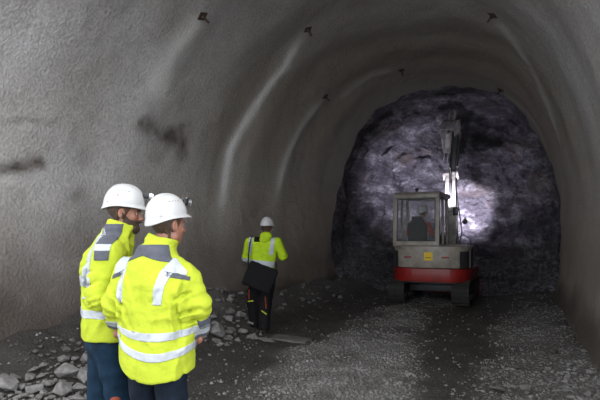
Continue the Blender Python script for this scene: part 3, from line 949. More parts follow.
def helmet(parent, J, mat, strap=False, mark=False, vents=True, tilt=0.0, sc=1.0, lamp=True):
    hr = J['headrot']
    Mx = Matrix.Identity(4)
    for i in range(3):
        for j in range(3): Mx[i][j] = float(hr[i][j])
    Mx = Matrix.Translation(Vector(J['head'])) @ Mx @ Matrix.Translation((0, -.012, .044)) @ Matrix.Rotation(tilt, 4, 'X') @ Matrix.Scale(sc, 4)
    na_, nt_ = 96, 30
    V = []; F = []
    for j in range(nt_ + 1):
        t = j / nt_
        for i in range(na_):
            a = 2 * PI * i / na_; ca, sa = math.cos(a), math.sin(a)
            front = max(0, sa) ** 3; back = max(0, -sa) ** 2
            if t < .86:
                ph = t / .86 * (PI / 2)
                k = math.sin(ph) ** .86; zz = math.cos(ph) ** .92
                x, y, z = .112 * k * ca, .142 * k * sa, .006 + .140 * zz
                # centre ridge and two side ribs running front to back
                rg = math.exp(-(x / .020) ** 4) * .0065 + (math.exp(-((abs(x) - .052) / .010) ** 2)) * .0032
                rg *= sst(1.55, 1.15, ph) if False else float(np.clip((1.25 - ph) / .4, 0, 1))
                z += rg * max(.2, zz)
                y *= 1 + rg * .2
                # skirt slightly wider just above the rim
            else:
                u = (t - .86) / .14
                out = (.006 + .038 * front + .006 * back) * u
                x, y = (.112 + out * .75) * ca, (.142 + out) * sa
                z = .006 - .020 * u - .010 * front * u ** 1.3 - .016 * back * u
            z -= .020 * back * t ** 2
            V.append((x, y, z))
    V = np.array(V)
    for j in range(nt_):
        for i in range(na_):
            F.append((j * na_ + i, (j + 1) * na_ + i, (j + 1) * na_ + (i + 1) % na_, j * na_ + (i + 1) % na_))
    me = np_mesh('helmet', V, F, mat)
    me.transform(Mx)
    h = link('helmet', me, parent)
    md = h.modifiers.new('shell', 'SOLIDIFY'); md.thickness = .0035; md.offset = 0
    if strap is not None:
        b = MB()
        for sx in (-1, 1):
            b.tube([(sx * .088, .02, -.01), (sx * .086, .03, -.06), (sx * .055, .045, -.120), (sx * .02, .055, -.150), (0, .06, -.152)], .0035, 6)
        if strap: b.build('chin_strap', M['reflective'] if strap == 'pale' else M['blackstrap'], h, True, mtx=Mx)
        else: b.bm.free()
    if vents:
        b = MB()
        for sx in (-1, 1):
            for k in range(4):
                a = -.25 + .19 * k
                p = Vector((sx * .100 * math.cos(.42), .125 * math.sin(a), .092 + .008 * math.cos(a * 2)))
                b.ell(p, (.004, .005, .0032), 8)
        b.build('vent_holes', M['vent'], h, True, mtx=Mx)
        b = MB()
        for sx in (-1, 1): b.ell((sx * .086, -.100, .010), (.004, .004, .004), 8)
        b.build('rivets', M['vent'], h, True, mtx=Mx)
    b = MB().ell((0, 0, .0), (.098, .125, .03), 24)
    b.build('harness', M['blackplastic'], h, True, mtx=Mx @ Matrix.Translation((0, 0, -.004)))
    if lamp:
        b = MB().box((0, .150, .088), (.062, .040, .046), .010, Matrix.Rotation(-.2, 4, 'X'))
        b.box((0, .124, .078), (.036, .040, .026), .004)
        l = b.build('headlamp', M['blackplastic'], h, True, mtx=Mx)
        MB().cyl((0, .165, .088), (0, .196, .082), .025, .029, seg=20, bev=.002).build('lamp_rim', M['chrome'], l, True, mtx=Mx)
        MB().cyl((0, .193, .0825), (0, .198, .082), .025, seg=20).build('lamp_glass', M['lens'], l, True, mtx=Mx)
    if mark:
        # a small round red print and a line of tiny print on the right side of the shell
        b = MB(); b2 = MB()
        def on(u, zz):
            k = math.sqrt(max(0, 1 - ((zz - .006) / .140) ** 2)) ** .9
            y = u; x = .112 * k * math.sqrt(max(0, 1 - (y / (.142 * k)) ** 2))
            return Vector((x + .0025, y, zz))
        p = on(-.030, .062); b.ell(p, (.002, .006, .0065), 12)
        b.build('round_red_print', M['redmark'], h, True, mtx=Mx)
        for k in range(9):
            p = on(-.016 + k * .0068, .060); b2.box(p, (.002, .0038, .0040 if k % 3 else .0055), .0004)
        b2.build('printed_line', M['redmark'], h, False, mtx=Mx)
    return h

def head_extras(body, J, beard=False, hair=True, h=.0042):
    hr = J['headrot']; c = J['head']
    lo, hi = c - .19, c + .19
    def Hs(P): return (P - c) @ hr / 1.03
    if hair:
        def f(P):
            Q = Hs(P)
            d = np.maximum(head_sdf(Q) - .0075 - .003 * fbm(Q, 60, 2, 5), 0 * P[:, 0] - 1)
            # behind the forehead and temples, above the nape; the ears stay free
            side = Q[:, 1] - (.030 + .5 * np.clip(Q[:, 2], -.02, .1))
            low = -(Q[:, 2] + .060 + .25 * np.clip(Q[:, 1] + .06, 0, 1) * -1.6)
            ears = -ell(Q, (.085, -.006, -.014), (.030, .026, .038)); ears2 = -ell(Q, (-.085, -.006, -.014), (.030, .026, .038))
            low = np.where(Q[:, 1] < -.02, -(Q[:, 2] + .115), low)
            r = smax(d, side, .006); r = smax(r, low, .008)
            return smax(smax(r, ears, .005), ears2, .005) * 1.03
        sdf_obj('hair', f, lo, hi, h, M['hair'], body, 1)
    if beard:
        def f(P):
            Q = Hs(P)
            d = head_sdf(Q) - .0085 - .0035 * fbm(Q, 70, 2, 15) - .010 * sst(-.06, -.11, Q[:, 2])
            top = Q[:, 2] + .046 - np.clip((.045 - Q[:, 1]) * .9, 0, .06)
            back = -(Q[:, 1] - .004 + .25 * (Q[:, 2] + .05))
            mouth = -cone(Q, (-.019, .092, -.069), (.019, .092, -.069), .0085, .0085)
            nose = -ell(Q, (0, .108, -.034), (.020, .022, .016))
            neck = -(Q[:, 2] + .135)
            r = smax(smax(d, top, .008), back, .008); r = smax(r, mouth, .004)
            return smax(smax(r, nose, .004), neck, .01) * 1.03
        sdf_obj('beard', f, lo, hi, h, M['beard'], body, 1)
        b = MB()
    R4 = Matrix.Identity(4)
    for i in range(3):
        for j in range(3): R4[i][j] = float(hr[i][j])
    R4 = Matrix.Translation(Vector(c)) @ R4 @ Matrix.Scale(1.03, 4)
    for sx in (-1, 1):
        e = MB().ell((sx * .030, .0715, -.003), (.0115, .0125, .0095), 16).build('eye', M['eye'], body, True, mtx=R4)
        MB().ell((sx * .030, .0822, -.003), (.0055, .0028, .0055), 12).build('iris', M['iris'], e, True, mtx=R4)
        MB().tube([(sx * .012, .093, .017), (sx * .030, .092, .022), (sx * .047, .080, .016)], .0035, 6).build('eyebrow', M['hair'], body, True, mtx=R4)

def boots(parent, J, mat):
    for s_ in 'LR':
        an, toe = J['an' + s_], J['toe' + s_]
        def f(P):
            d = cone(P, an + (0, 0, .14), an, .060, .056)
            d = smin(d, cone(P, an + (0, 0, -.035), toe + (0, 0, .012), .048, .046), .03)
            return smax(d, (min(an[2], toe[2]) - .045) - P[:, 2], .006)
        A = np.array([an, toe]); lo, hi = A.min(0) - (.1, .1, .10), A.max(0) + (.1, .1, .26)
        sdf_obj('boot', f, lo, hi, .009, mat, parent, 1)

def trousers(J, mat, parent, h=.009, top=None, seed=3, loose=.0, waist=.13, low=.10):
    def f(P):
        T = (P - J['pelvis']) @ rotz(J['yaw'])
        d = ell(T, (0, 0, .0), (.175 + loose, .135 + loose, .17))
        for s_ in 'LR':
            leg = cone(P, J['hip' + s_], J['kn' + s_], .100 + loose, .076 + loose)
            sh = cone(P, J['kn' + s_], J['an' + s_] + (0, 0, .02), .074 + loose, .066 + loose)
            g = smin(leg, sh, .02)
            d = smin(d, g, .03)
        d = d - wrinkles(P, .0065, seed, (1, 1, 1.6))
        cut = np.full(len(P), -1.0)
        a = np.minimum(((P - J['anL'])[:, 2]), 9)
        lowz = min(J['anL'][2], J['anR'][2])
        return smax(d, (lowz - .02) - P[:, 2], .01)
    lo, hi = bounds({k: J[k] for k in ('pelvis', 'knL', 'knR', 'anL', 'anR', 'hipL', 'hipR')}, .24)
    o = sdf_obj('trousers', f, lo, hi, h, mat, parent, 1)
    return o

# ---------------- near worker (back view) -----------------------------------
F2 = Frame(155, 2.95)
p2 = empty('person', F2.loc, TH)
tag(p2, 'worker seen from behind in yellow jacket with two waist bands and white helmet', 'person')
J = {}
J['yaw'] = math.radians(-27)
J['cl'] = v3((.01, .0, 0))
fwdv = rotz(J['yaw']) @ v3((0, 1, 0)); rt = rotz(J['yaw']) @ v3((1, 0, 0))
J['pelvis'] = v3((.01, 0, .96)); J['chest'] = v3((.01, 0, 1.32)); J['neck'] = v3((.012, .01, 1.56))
J['head'] = F2.at(168, 224, .03)
J['headrot'] = rotz(math.radians(-40)) @ rotx(math.radians(-2))
for s_, sg in (('L', -1), ('R', 1)):
    J['hip' + s_] = J['pelvis'] + rt * .095 * sg + (0, 0, -.04)
    J['kn' + s_] = J['hip' + s_] + rt * .02 * sg + fwdv * .03 + (0, 0, -.42)
    J['an' + s_] = J['kn' + s_] - fwdv * .03 + (0, 0, -.40)
    J['toe' + s_] = J['an' + s_] + fwdv * .17 + rt * .03 * sg + (0, 0, -.035)
J['shR'] = F2.at(186, 277, -.02); J['elR'] = F2.at(200, 304, -.03); J['wrR'] = F2.at(197, 339, .08)
J['shL'] = F2.at(128, 271, .08); J['elL'] = F2.at(117, 303, .06); J['wrL'] = F2.at(121, 334, .16)
for s_ in 'LR':
    d_ = J['wr' + s_] - J['el' + s_]
    J['hd' + s_] = v3(d_ / np.linalg.norm(d_)) + fwdv * .3; J['pn' + s_] = (J['pelvis'] - J['wr' + s_]) * (1, 1, 0); J['ts' + s_] = fwdv
J['hdR'] = v3((-.75, .75, -.25)); J['hdL'] = v3((.75, .6, -.3))
J2 = J
body = sdf_obj('body', body_sdf(J), *bounds(J), .0062, M['skin'], p2, 1)
head_extras(body, J)
helmet(p2, J, M['helmet'], strap=False, sc=.90, tilt=.15)
tr2 = trousers(J, M['jeansdark'], p2)
boots(p2, J, M['leather'])
tab2 = [(.76, .222, .180, 0, 0), (.92, .222, .178, 0, 0), (1.08, .218, .168, 0, 0), (1.25, .222, .160, 0, -.01), (1.38, .212, .150, 0, -.015),
        (1.47, .17, .125, 0, -.01), (1.54, .115, .10, 0, 0), (1.62, .085, .085, .0, .0)]
def crease_sum(P, creases):
    t_ = np.zeros(len(P))
    for a, b, dep, wid_ in creases:
        a2, b2 = v3(a)[[0, 2]], v3(b)[[0, 2]]
        Q = P[:, [0, 2]] + .006 * np.stack([vn(P, 18, 3), vn(P, 18, 4)], 1)
        ba = b2 - a2; t = np.clip(((Q - a2) @ ba) / (ba @ ba), 0, 1)
        q = Q - a2 - t[:, None] * ba; dd = np.sqrt((q * q).sum(1)); sgn = q[:, 0] * ba[1] - q[:, 1] * ba[0]
        prof = np.exp(-(dd / wid_) ** 2) - .55 * np.exp(-((dd - wid_ * 1.9) / (wid_ * 1.1)) ** 2) * (sgn > 0)
        t_ += dep * prof * np.sin(PI * np.clip(t, .03, .97)) ** .5 * (P[:, 1] < .03)
    return t_
def jacket_fn(J, tab, zb, zt, shR=.078, elR=.066, wrR=.050, seed=11, amp=.009, collar=True, sl=1.0, kk=.014, creases=()):
    def f(P):
        d = torso_sdf(P, J, tab, zb, zt)
        for s_ in 'LR':
            sh, el, wr = J['sh' + s_], J['el' + s_], J['wr' + s_]
            d = smin(d, cone(P, J['neck'] + (0, 0, -.06), sh, .065, shR * .92), .05)
            ua = cone(P, sh, el, shR, elR)
            wr2 = el + (wr - el) * .93
            fa = cone(P, el, wr2, elR, wrR)
            dv = (wr2 - el) / np.linalg.norm(wr2 - el)
            fa = smax(fa, (P - wr2) @ dv - .004, .008)
            arm = smin(ua, fa, .025)
            # sharp folds at the elbow
            e = np.linalg.norm(P - el, axis=1)
            dd = (P - el) @ ((wr - sh) / np.linalg.norm(wr - sh))
            arm = arm + .009 * np.sin(dd * 95 + 4 * vn(P, 8, seed)) * np.exp(-(e / .10) ** 2)
            d = smin(d, arm, kk)
        if collar:
            nk = J['neck']
            hd = (J['head'] - nk); 
            c = cone(P, nk + (0, 0, -.03), nk + hd * .48, .082, .082)
            inner = cone(P, nk + hd * .05, nk + hd * .9, .064, .070)
            c = smax(smax(c, (P - (nk + hd * .48)) @ (hd / np.linalg.norm(hd)), .005), -inner, .004)
            d = smin(smax(d, -cone(P, nk + hd * .02, nk + hd * 1.0, .062, .070), .004), c, .012)
        big = vn(P * (1, 1, .5), 6, seed + 9) * .006
        fade = .25 + .75 * sst(zb, zb + .16, P[:, 2])
        return d - wrinkles(P, amp, seed, (1, 1, .42)) * fade - big + crease_sum(P, creases)
    return f
jb = bounds({k: J[k] for k in ('neck', 'shR', 'shL', 'elR', 'elL', 'wrR', 'wrL')}, .16); jb[0][2] = .70; jb[1][2] = 1.75
cr2 = [(F2.at(*a), F2.at(*b), dp, wd_) for a, b, dp, wd_ in (((181, 292), (186, 345), .020, .012), ((179, 296), (198, 290), .014, .010), ((182, 312), (205, 306), .016, .010), ((184, 322), (203, 318), .012, .009),
       ((150, 264), (145, 328), .007, .010), ((126, 300), (140, 326), .011, .013), ((165, 312), (160, 334), .008, .010), ((113, 292), (127, 304), .016, .010), ((112, 306), (126, 314), .014, .010), ((125, 282), (125, 330), .014, .011),
       ((187, 352), (186, 384), .012, .010), ((146, 356), (142, 380), .007, .010), ((170, 284), (160, 300), .006, .010), ((130, 268), (140, 292), .007, .012), ((190, 275), (186, 298), .010, .012))]
jk2 = sdf_obj('jacket', jacket_fn(J, tab2, .835, 1.60, shR=.070, elR=.070, wrR=.056, amp=.019, creases=cr2), jb[0] - (.06, .06, 0), jb[1] + (.06, .06, 0), .0075, M['hivis'], p2, 1)

def loc_fn(J):
    by = rotz(J['yaw']); cl = J['cl']
    def g(co):
        q = (np.array(co) - cl) @ by
        return q[0], q[1], co[2]
    return g
def near_torso(J, margin=.0):
    """true when a point lies on the torso rather than on a sleeve"""
    def g(co):
        P = np.array([co])
        arms = min(min(float(cone(P, J['sh' + s_] * (1, 1, 1), J['el' + s_], .078, .07)[0]), float(cone(P, J['el' + s_], J['wr' + s_], .07, .05)[0])) for s_ in 'LR')
        q = (np.array(co) - J['cl']) @ rotz(J['yaw'])
        return arms > margin or abs(q[0]) < .12
    return g
def wv(J, v):  # torso-space direction -> figure space
    return Vector(rotz(J['yaw']) @ v3(v))
def wp(J, v):
    return Vector(rotz(J['yaw']) @ v3((v[0], v[1], 0)) + J['cl'] + (0, 0, v[2]))
nt2 = near_torso(J); lf = loc_fn(J)
def hband(jk, J, z0, z1, keep, name='reflective_band', tilt=(0, 0)):
    return cut_patch(jk, name, [(Vector((0, 0, z1)), Vector((tilt[0], tilt[1], 1))), (Vector((0, 0, z0)), -Vector((tilt[0], tilt[1], 1)))], M['reflective'], keep=keep, parent=jk)
hband(jk2, J, 1.072, 1.118, lambda c, n: nt2(c), tilt=(-.02, 0))
hband(jk2, J, .962, 1.008, lambda c, n: nt2(c))
# grey shoulder yoke in two slanted halves
for sg in (-1, 1):
    cut_patch(jk2, 'shoulder_yoke', [(wp(J, (0, 0, 1.545)), -wv(J, (sg * .28, 0, 1))), (wp(J, (0, 0, 0)), wv(J, (-sg, 0, 0))), (wp(J, (sg * .135, 0, 0)), wv(J, (sg, 0, -.35)) if False else wv(J, (sg, 0, 0))),
                                     (wp(J, (0, -.015, 0)), wv(J, (0, 1, 0))), (Vector((0, 0, 1.605)), Vector((0, 0, 1)))],
              M['greycloth'], keep=lambda c, n: n.z > -.2 and (Vector(c) - Vector(J['neck'])).length > .088, parent=jk2)
    # reflective brace: down the back, and over the shoulder
    cut_patch(jk2, 'reflective_brace', [(wp(J, (sg * .172, 0, 1.4)), wv(J, (sg, 0, -.12))), (wp(J, (sg * .122, 0, 1.4)), wv(J, (-sg, 0, .12))),
                                        (Vector((0, 0, 1.275)), Vector((0, 0, -1))), (wp(J, (0, 0, 1.54)), wv(J, (sg * .28, 0, 1))), (wp(J, (0, -.02, 0)), wv(J, (0, 1, 0)))],
              M['reflective'], parent=jk2)
    cut_patch(jk2, 'shoulder_band', [(wp(J, (sg * .135, 0, 0)), wv(J, (-sg, 0, 0))), (wp(J, (sg * .225, 0, 0)), wv(J, (sg, 0, 0))), (wp(J, (sg * .135, 0, 1.525)), wv(J, (0, 0, 1))),
                                     (wp(J, (sg * .135, 0, 1.462)), wv(J, (0, 0, -1)) if False else wv(J, (-sg * .35, 0, -1))), (wp(J, (0, .005, 0)), wv(J, (0, 1, 0)))],
              M['reflective'], parent=jk2, off=.0075, keep=lambda c, n: n.z > -.1)
    cut_patch(jk2, 'shoulder_patch', [(wp(J, (sg * .155, 0, 0)), wv(J, (-sg, 0, 0))), (wp(J, (sg * .24, 0, 0)), wv(J, (sg, 0, 0))),
                                      (wp(J, (sg * .135, 0, 1.462)), wv(J, (sg * .35, 0, 1))), (wp(J, (sg * .135, 0, 1.440)), wv(J, (-sg * .35, 0, -1))), (wp(J, (0, .06, 0)), wv(J, (0, 1, 0)))],
              M['greycloth'], parent=jk2, keep=lambda c, n: True)
def sleeve_parts(jk, J, s_, dark=True):
    el, wr = Vector(J['el' + s_]), Vector(J['wr' + s_]); d_ = (wr - el).normalized()
    ax = lambda c: (Vector(c) - el - d_ * max(0, (Vector(c) - el).dot(d_))).length < .085
    L_ = (wr - el).length
    cut_patch(jk, 'cuff_band', [(el + d_ * L_ * .84, d_), (el + d_ * L_ * .62, -d_)], M['reflective'], parent=jk, keep=lambda c, n: ax(c))
    if dark:
        cut_patch(jk, 'sleeve_panel', [(el + d_ * L_ * .62, d_), (el + d_ * L_ * .28, -d_), (el + Vector((.012, 0, 0)), Vector((-1, .2, .1)))], M['greycloth'], parent=jk, keep=lambda c, n: ax(c))
        cut_patch(jk, 'cuff', [(el + d_ * L_ * .84, -d_)], M['greycloth'], parent=jk, keep=lambda c, n: ax(c))
sleeve_parts(jk2, J, 'R'); sleeve_parts(jk2, J, 'L')
# the hem and waist bands ride up at the sides
def ride_up(o, cx0, half, left, right, z0, z1):
    for ob in [o] + list(o.children):
        me_ = ob.data; co = np.zeros(len(me_.vertices) * 3); me_.vertices.foreach_get('co', co); co = co.reshape(-1, 3)
        u = (co[:, 0] - cx0) / half
        lift = np.where(u < 0, left, right) * np.clip(np.abs(u), 0, 1.05) ** 2.2
        co[:, 2] += lift * sst(z1, z0, co[:, 2])
        me_.vertices.foreach_set('co', co.ravel()); me_.update()
ride_up(jk2, .03, .22, .085, .05, .92, 1.22)

# ---------------- bearded worker ---------------------------------------------
F1 = Frame(108, 3.30)
p1 = empty('person', F1.loc, TH)
tag(p1, 'bearded worker in profile wearing yellow jacket, blue jeans and white helmet', 'person')
J = {}
J['yaw'] = math.radians(-58)
J['cl'] = v3((.02, .0, 0))
fwdv = rotz(J['yaw']) @ v3((0, 1, 0)); rt = rotz(J['yaw']) @ v3((1, 0, 0))
J['pelvis'] = F1.at(107, 338, .0); J['chest'] = F1.at(104, 279, .0); J['neck'] = F1.at(116, 236, 0)
J['head'] = F1.at(125, 212, .02)
J['headrot'] = rotz(math.radians(-80)) @ rotx(math.radians(-8))
for s_, sg in (('L', -1), ('R', 1)):
    J['hip' + s_] = J['pelvis'] + rt * .095 * sg + (0, 0, -.03)
    J['kn' + s_] = J['hip' + s_] + fwdv * (.02 + .05 * sg) + (0, 0, -.44)
    J['an' + s_] = J['kn' + s_] - fwdv * .03 + (0, 0, 0); J['an' + s_][2] = .09
    J['toe' + s_] = J['an' + s_] + fwdv * .18 + rt * .02 * sg + (0, 0, -.035)
J['shR'] = F1.at(109, 255, -.17); J['elR'] = F1.at(99, 297, -.21); J['wrR'] = F1.at(127, 306, -.12)
J['shL'] = F1.at(117, 254, .16); J['elL'] = F1.at(125, 296, .26); J['wrL'] = F1.at(140, 300, .08)
J['hdR'] = v3((1, .1, .0)); J['pnR'] = v3((0, 1, 0)); J['tsR'] = v3((0, 0, 1))
J['hdL'] = v3((.8, -.5, .0)); J['pnL'] = v3((0, -1, 0)); J['tsL'] = v3((0, 0, 1))
J1 = J
body = sdf_obj('body', body_sdf(J), *bounds(J), .0062, M['skin'], p1, 1)
head_extras(body, J, beard=True)
helmet(p1, J, M['helmet'], strap=False, mark=True, sc=.92, tilt=.04)
tr1 = trousers(J, M['jeans'], p1, seed=23)
boots(p1, J, M['leather'])
cz = J['cl']
def rowc(px, py):
    q = F1.at(px, py, 0); v_ = (q - J['cl']) @ rotz(J['yaw']); return q[2], v_[0], v_[1]
tab1 = []
for px, py, rx_, ry_ in ((110, 342, .20, .165), (109, 318, .20, .165), (107, 296, .20, .16), (106, 272, .195, .15), (108, 254, .185, .13), (112, 244, .15, .105), (117, 232, .09, .085)):
    z, cx_, cy_ = rowc(px, py); tab1.append((z, rx_, ry_, 0 * cx_ + (cx_), cy_))
zb1 = F1.at(0, 336, 0)[2]; zt1 = J['neck'][2] + .05
jb = bounds({k: J[k] for k in ('neck', 'chest', 'shR', 'shL', 'elR', 'elL', 'wrR', 'wrL')}, .24); jb[0][2] = zb1 - .06; jb[1][2] = zt1 + .16
cr1 = [(F1.at(*a), F1.at(*b), dp, wd_) for a, b, dp, wd_ in (((97, 262), (94, 300), .016, .012), ((95, 272), (110, 268), .013, .010), ((98, 284), (116, 276), .014, .010), ((92, 292), (112, 302), .016, .012),
       ((104, 300), (122, 292), .012, .010), ((84, 268), (96, 262), .010, .012), ((100, 322), (98, 334), .009, .010), ((110, 312), (124, 316), .012, .009), ((84, 298), (96, 304), .010, .010))]
jk1 = sdf_obj('jacket', jacket_fn(J, tab1, zb1, zt1, shR=.085, elR=.076, wrR=.058, seed=31, amp=.020, creases=cr1), jb[0], jb[1], .0078, M['hivis'], p1, 1)
nt1 = near_torso(J); 
zz = F1.at(0, 312, -.1)[2]
hband(jk1, J, zz - .028, zz + .022, lambda c, n: True)
fore = Vector(fwdv)
def tor1(c): return (np.array(c) - J['cl']) @ rotz(J['yaw'])
# brace over the shoulder blade and grey shoulder patch
sh = Vector(J['shR'])
for x0 in (.085,):
    cut_patch(jk1, 'reflective_brace', [(wp(J, (x0 + .03, 0, 1.4)), wv(J, (1, 0, 0))), (wp(J, (x0 - .03, 0, 1.4)), wv(J, (-1, 0, 0))), (Vector((0, 0, zz + .09)), Vector((0, 0, -1))), (wp(J, (0, -.05, 0)), wv(J, (0, 1, 0)))],
              M['reflective'], parent=jk1)
top = F1.at(112, 239, -.1); 
pa = Vector(F1.at(112, 250, -.12))
def patch_keep(c, n): return n.z > -.35
ax_ = Vector((.35, 0, 1)).normalized()
qa = Vector(F1.at(114, 224, -.1)); qb = Vector(F1.at(113, 244, -.1)); qc = Vector(F1.at(112, 250, -.1)); qd = Vector(F1.at(111, 259, -.1))
xl, xr = Vector(F1.at(104, 250, -.1)), Vector(F1.at(119, 250, -.1))
side = [(xl, Vector((-1, 0, -.1))), (xr, Vector((1, 0, -.12))), (Vector((0, .05, 0)), Vector((0, 1, 0)))]
cut_patch(jk1, 'shoulder_patch', side + [(qb, Vector((0, 0, -1))), (qa, Vector((0, 0, 1)))], M['greycloth'], parent=jk1, near=Vector(F1.at(112, 236, -.16)))
cut_patch(jk1, 'shoulder_band', side + [(qc, Vector((0, 0, -1))), (qb, Vector((0, 0, 1)))], M['reflective'], parent=jk1)
cut_patch(jk1, 'shoulder_patch', side + [(qd, Vector((0, .0, -1))), (qc, Vector((0, 0, 1)))], M['greycloth'], parent=jk1)
# reflective ring on the upper sleeve and band along the back of the elbow
el, shv = Vector(J['elR']), Vector(J['shR']); d_ = (el - shv).normalized()
cut_patch(jk1, 'sleeve_band', [(el - d_ * .045, d_), (el - d_ * .105, -d_), (Vector(F1.at(101, 280, -.1)), Vector((1, 0, 0))), (Vector((0, .02, 0)), Vector((0, 1, 0)))], M['reflective'], parent=jk1)
# orange glove tucked in the trouser pocket
g0 = F1.at(116, 402, -.12); 
def gl(P): return hand_sdf(P, g0, (.15, -.1, -1), (0, 1, 0), (1, 0, 0), .25, sc=1.12) - .003
gv = sdf_obj('work_glove', gl, g0 - (.12, .12, .28), g0 + (.12, .12, .08), .006, M['orange'], p1, 1, 'orange work glove tucked at the thigh')

# ---------------- distant worker ---------------------------------------------
z3 = gzs(*w((263 - 300) / FPX * 8.5, 8.5, 0)[:2])
F3 = Frame(262, 8.5, z3)
p3 = empty('person', F3.loc, TH)
tag(p3, 'distant worker by the left wall with black bag, arms raised to the face', 'person')
J = {}
J['yaw'] = math.radians(8)
fwdv = rotz(J['yaw']) @ v3((0, 1, 0)); rt = rotz(J['yaw']) @ v3((1, 0, 0))
J['pelvis'] = F3.at(262, 281, 0); J['chest'] = F3.at(263, 255, -.01); J['neck'] = F3.at(266, 238, .0)
J['cl'] = v3((J['pelvis'][0], 0, 0))
J['head'] = F3.at(267, 228.5, .05)
J['headrot'] = rotz(math.radians(-16)) @ rotx(math.radians(-18))
for s_, sg in (('L', -1), ('R', 1)):
    J['hip' + s_] = J['pelvis'] + rt * .095 * sg + (0, 0, -.04)
J['knL'] = F3.at(253, 303, .12); J['anL'] = F3.at(255, 322, .22); J['anL'][2] = .10
J['knR'] = F3.at(265, 307, .04); J['anR'] = F3.at(264, 328, -.02); J['anR'][2] = .09
J['toeL'] = J['anL'] + (-.04, .17, -.035); J['toeR'] = J['anR'] + (.03, .17, -.035)
J['shL'] = F3.at(250, 242, 0); J['elL'] = F3.at(246.5, 257, .10); J['wrL'] = F3.at(257, 246, .32)
J['shR'] = F3.at(277, 242, 0); J['elR'] = F3.at(283, 256, .05); J['wrR'] = F3.at(271, 243, .32)
J['hdL'] = v3((.4, .1, .6)); J['pnL'] = v3((1, .2, 0)); J['tsL'] = v3((0, -1, .4))
J['hdR'] = v3((-.4, .1, .6)); J['pnR'] = v3((-1, .2, 0)); J['tsR'] = v3((0, -1, .4))
J3 = J
body = sdf_obj('body', body_sdf(J), *bounds(J), .008, M['skin'], p3, 1)
head_extras(body, J, h=.006)
helmet(p3, J, M['helmet_worn'], strap='pale', vents=False, lamp=False, sc=1.0)
tr3 = trousers(J, M['blackcloth'], p3, h=.012, seed=43, loose=.03)
boots(p3, J, M['leather'])
zc3 = J['cl'][0]
tab3 = [(.92, .205, .155, 0, 0), (1.10, .20, .15, 0, 0), (1.30, .225, .150, .01, 0), (1.45, .225, .14, .03, 0), (1.53, .17, .115, .045, 0), (1.60, .085, .08, .06, 0)]
jb = bounds({k: J[k] for k in ('neck', 'pelvis', 'shR', 'shL', 'elR', 'elL', 'wrR', 'wrL')}, .2); jb[0][2] = .85
jk3 = sdf_obj('jacket', jacket_fn(J, tab3, .93, 1.62, shR=.082, elR=.075, wrR=.052, seed=51, amp=.010, collar=False), jb[0], jb[1], .0095, M['hivis_green'], p3, 1)
# hood lying on the back of the neck
nk = J['neck']
def hood(P):
    d = ell(P, nk + (.0, -.045, .035), (.105, .085, .075))
    d = smin(d, ell(P, nk + (-.02, -.08, -.03), (.085, .05, .06)), .03)
    return d - wrinkles(P, .008, 60)
sdf_obj('hood', hood, nk - .24, nk + .24, .009, M['hivis_green'], jk3, 1)
z0, z1 = F3.at(0, 266, -.1)[2], F3.at(0, 260.5, -.1)[2]
nt3 = near_torso(J)
hband(jk3, J, z0, z1, lambda c, n: nt3(c), tilt=(.12, 0))
for xx in (258,):
    pass
ya = Vector(F3.at(249.5, 250, -.1)); yb = Vector(F3.at(271.5, 250, -.1))
for pc in (ya, yb):
    cut_patch(jk3, 'reflective_brace', [(pc + Vector((.035, 0, 0)), Vector((1, 0, -.12))), (pc - Vector((.035, 0, 0)), Vector((-1, 0, .12))), (Vector(F3.at(0, 255, -.1)), Vector((0, 0, -1))), (Vector((0, -.02, 0)), Vector((0, 1, 0)))], M['reflective'], parent=jk3)
# dark shoulder yoke left of the hood
cut_patch(jk3, 'shoulder_yoke', [(Vector(F3.at(254, 240, -.1)), Vector((-1, 0, 0))), (Vector(F3.at(263, 240, -.1)), Vector((1, 0, 0))), (Vector(F3.at(0, 242, -.1)), Vector((0, 0, -1)))], M['blackcloth'], parent=jk3)
# black shoulder bag hanging low on the back
bc = F3.at(260, 277, -.20)
def bag(P):
    Q = (P - bc) @ rotz(.1) @ roty(.38)
    q = np.abs(Q) - v3((.205, .05, .17)) 
    d = np.linalg.norm(np.maximum(q, 0), axis=1) + np.minimum(q.max(1), 0) - .04
    return d - wrinkles(P, .010, 71)
bg = sdf_obj('shoulder_bag', bag, bc - (.35, .2, .33), bc + (.35, .2, .33), .011, M['blackcloth'])
bg.location = F3.loc; bg.rotation_euler = (0, 0, TH)
tag(bg, 'large black shoulder bag hanging at the hips of the distant worker', 'bag')
MB().tube([F3.at(248, 268, -.2), F3.at(248.5, 255, -.19), F3.at(250, 243, -.13), F3.at(252, 236, -.02), F3.at(253, 238, .12)], .013, 6).build('strap', M['blackstrap'], bg, True)
MB().tube([F3.at(275, 284, -.2), F3.at(276.5, 270, -.16), F3.at(276, 262, .0)], .012, 6).build('strap', M['blackstrap'], bg, True)
MB().box(Vector(F3.at(266, 288, -.27)), (.03, .01, .03), .004).build('buckle', M['chrome'], bg)
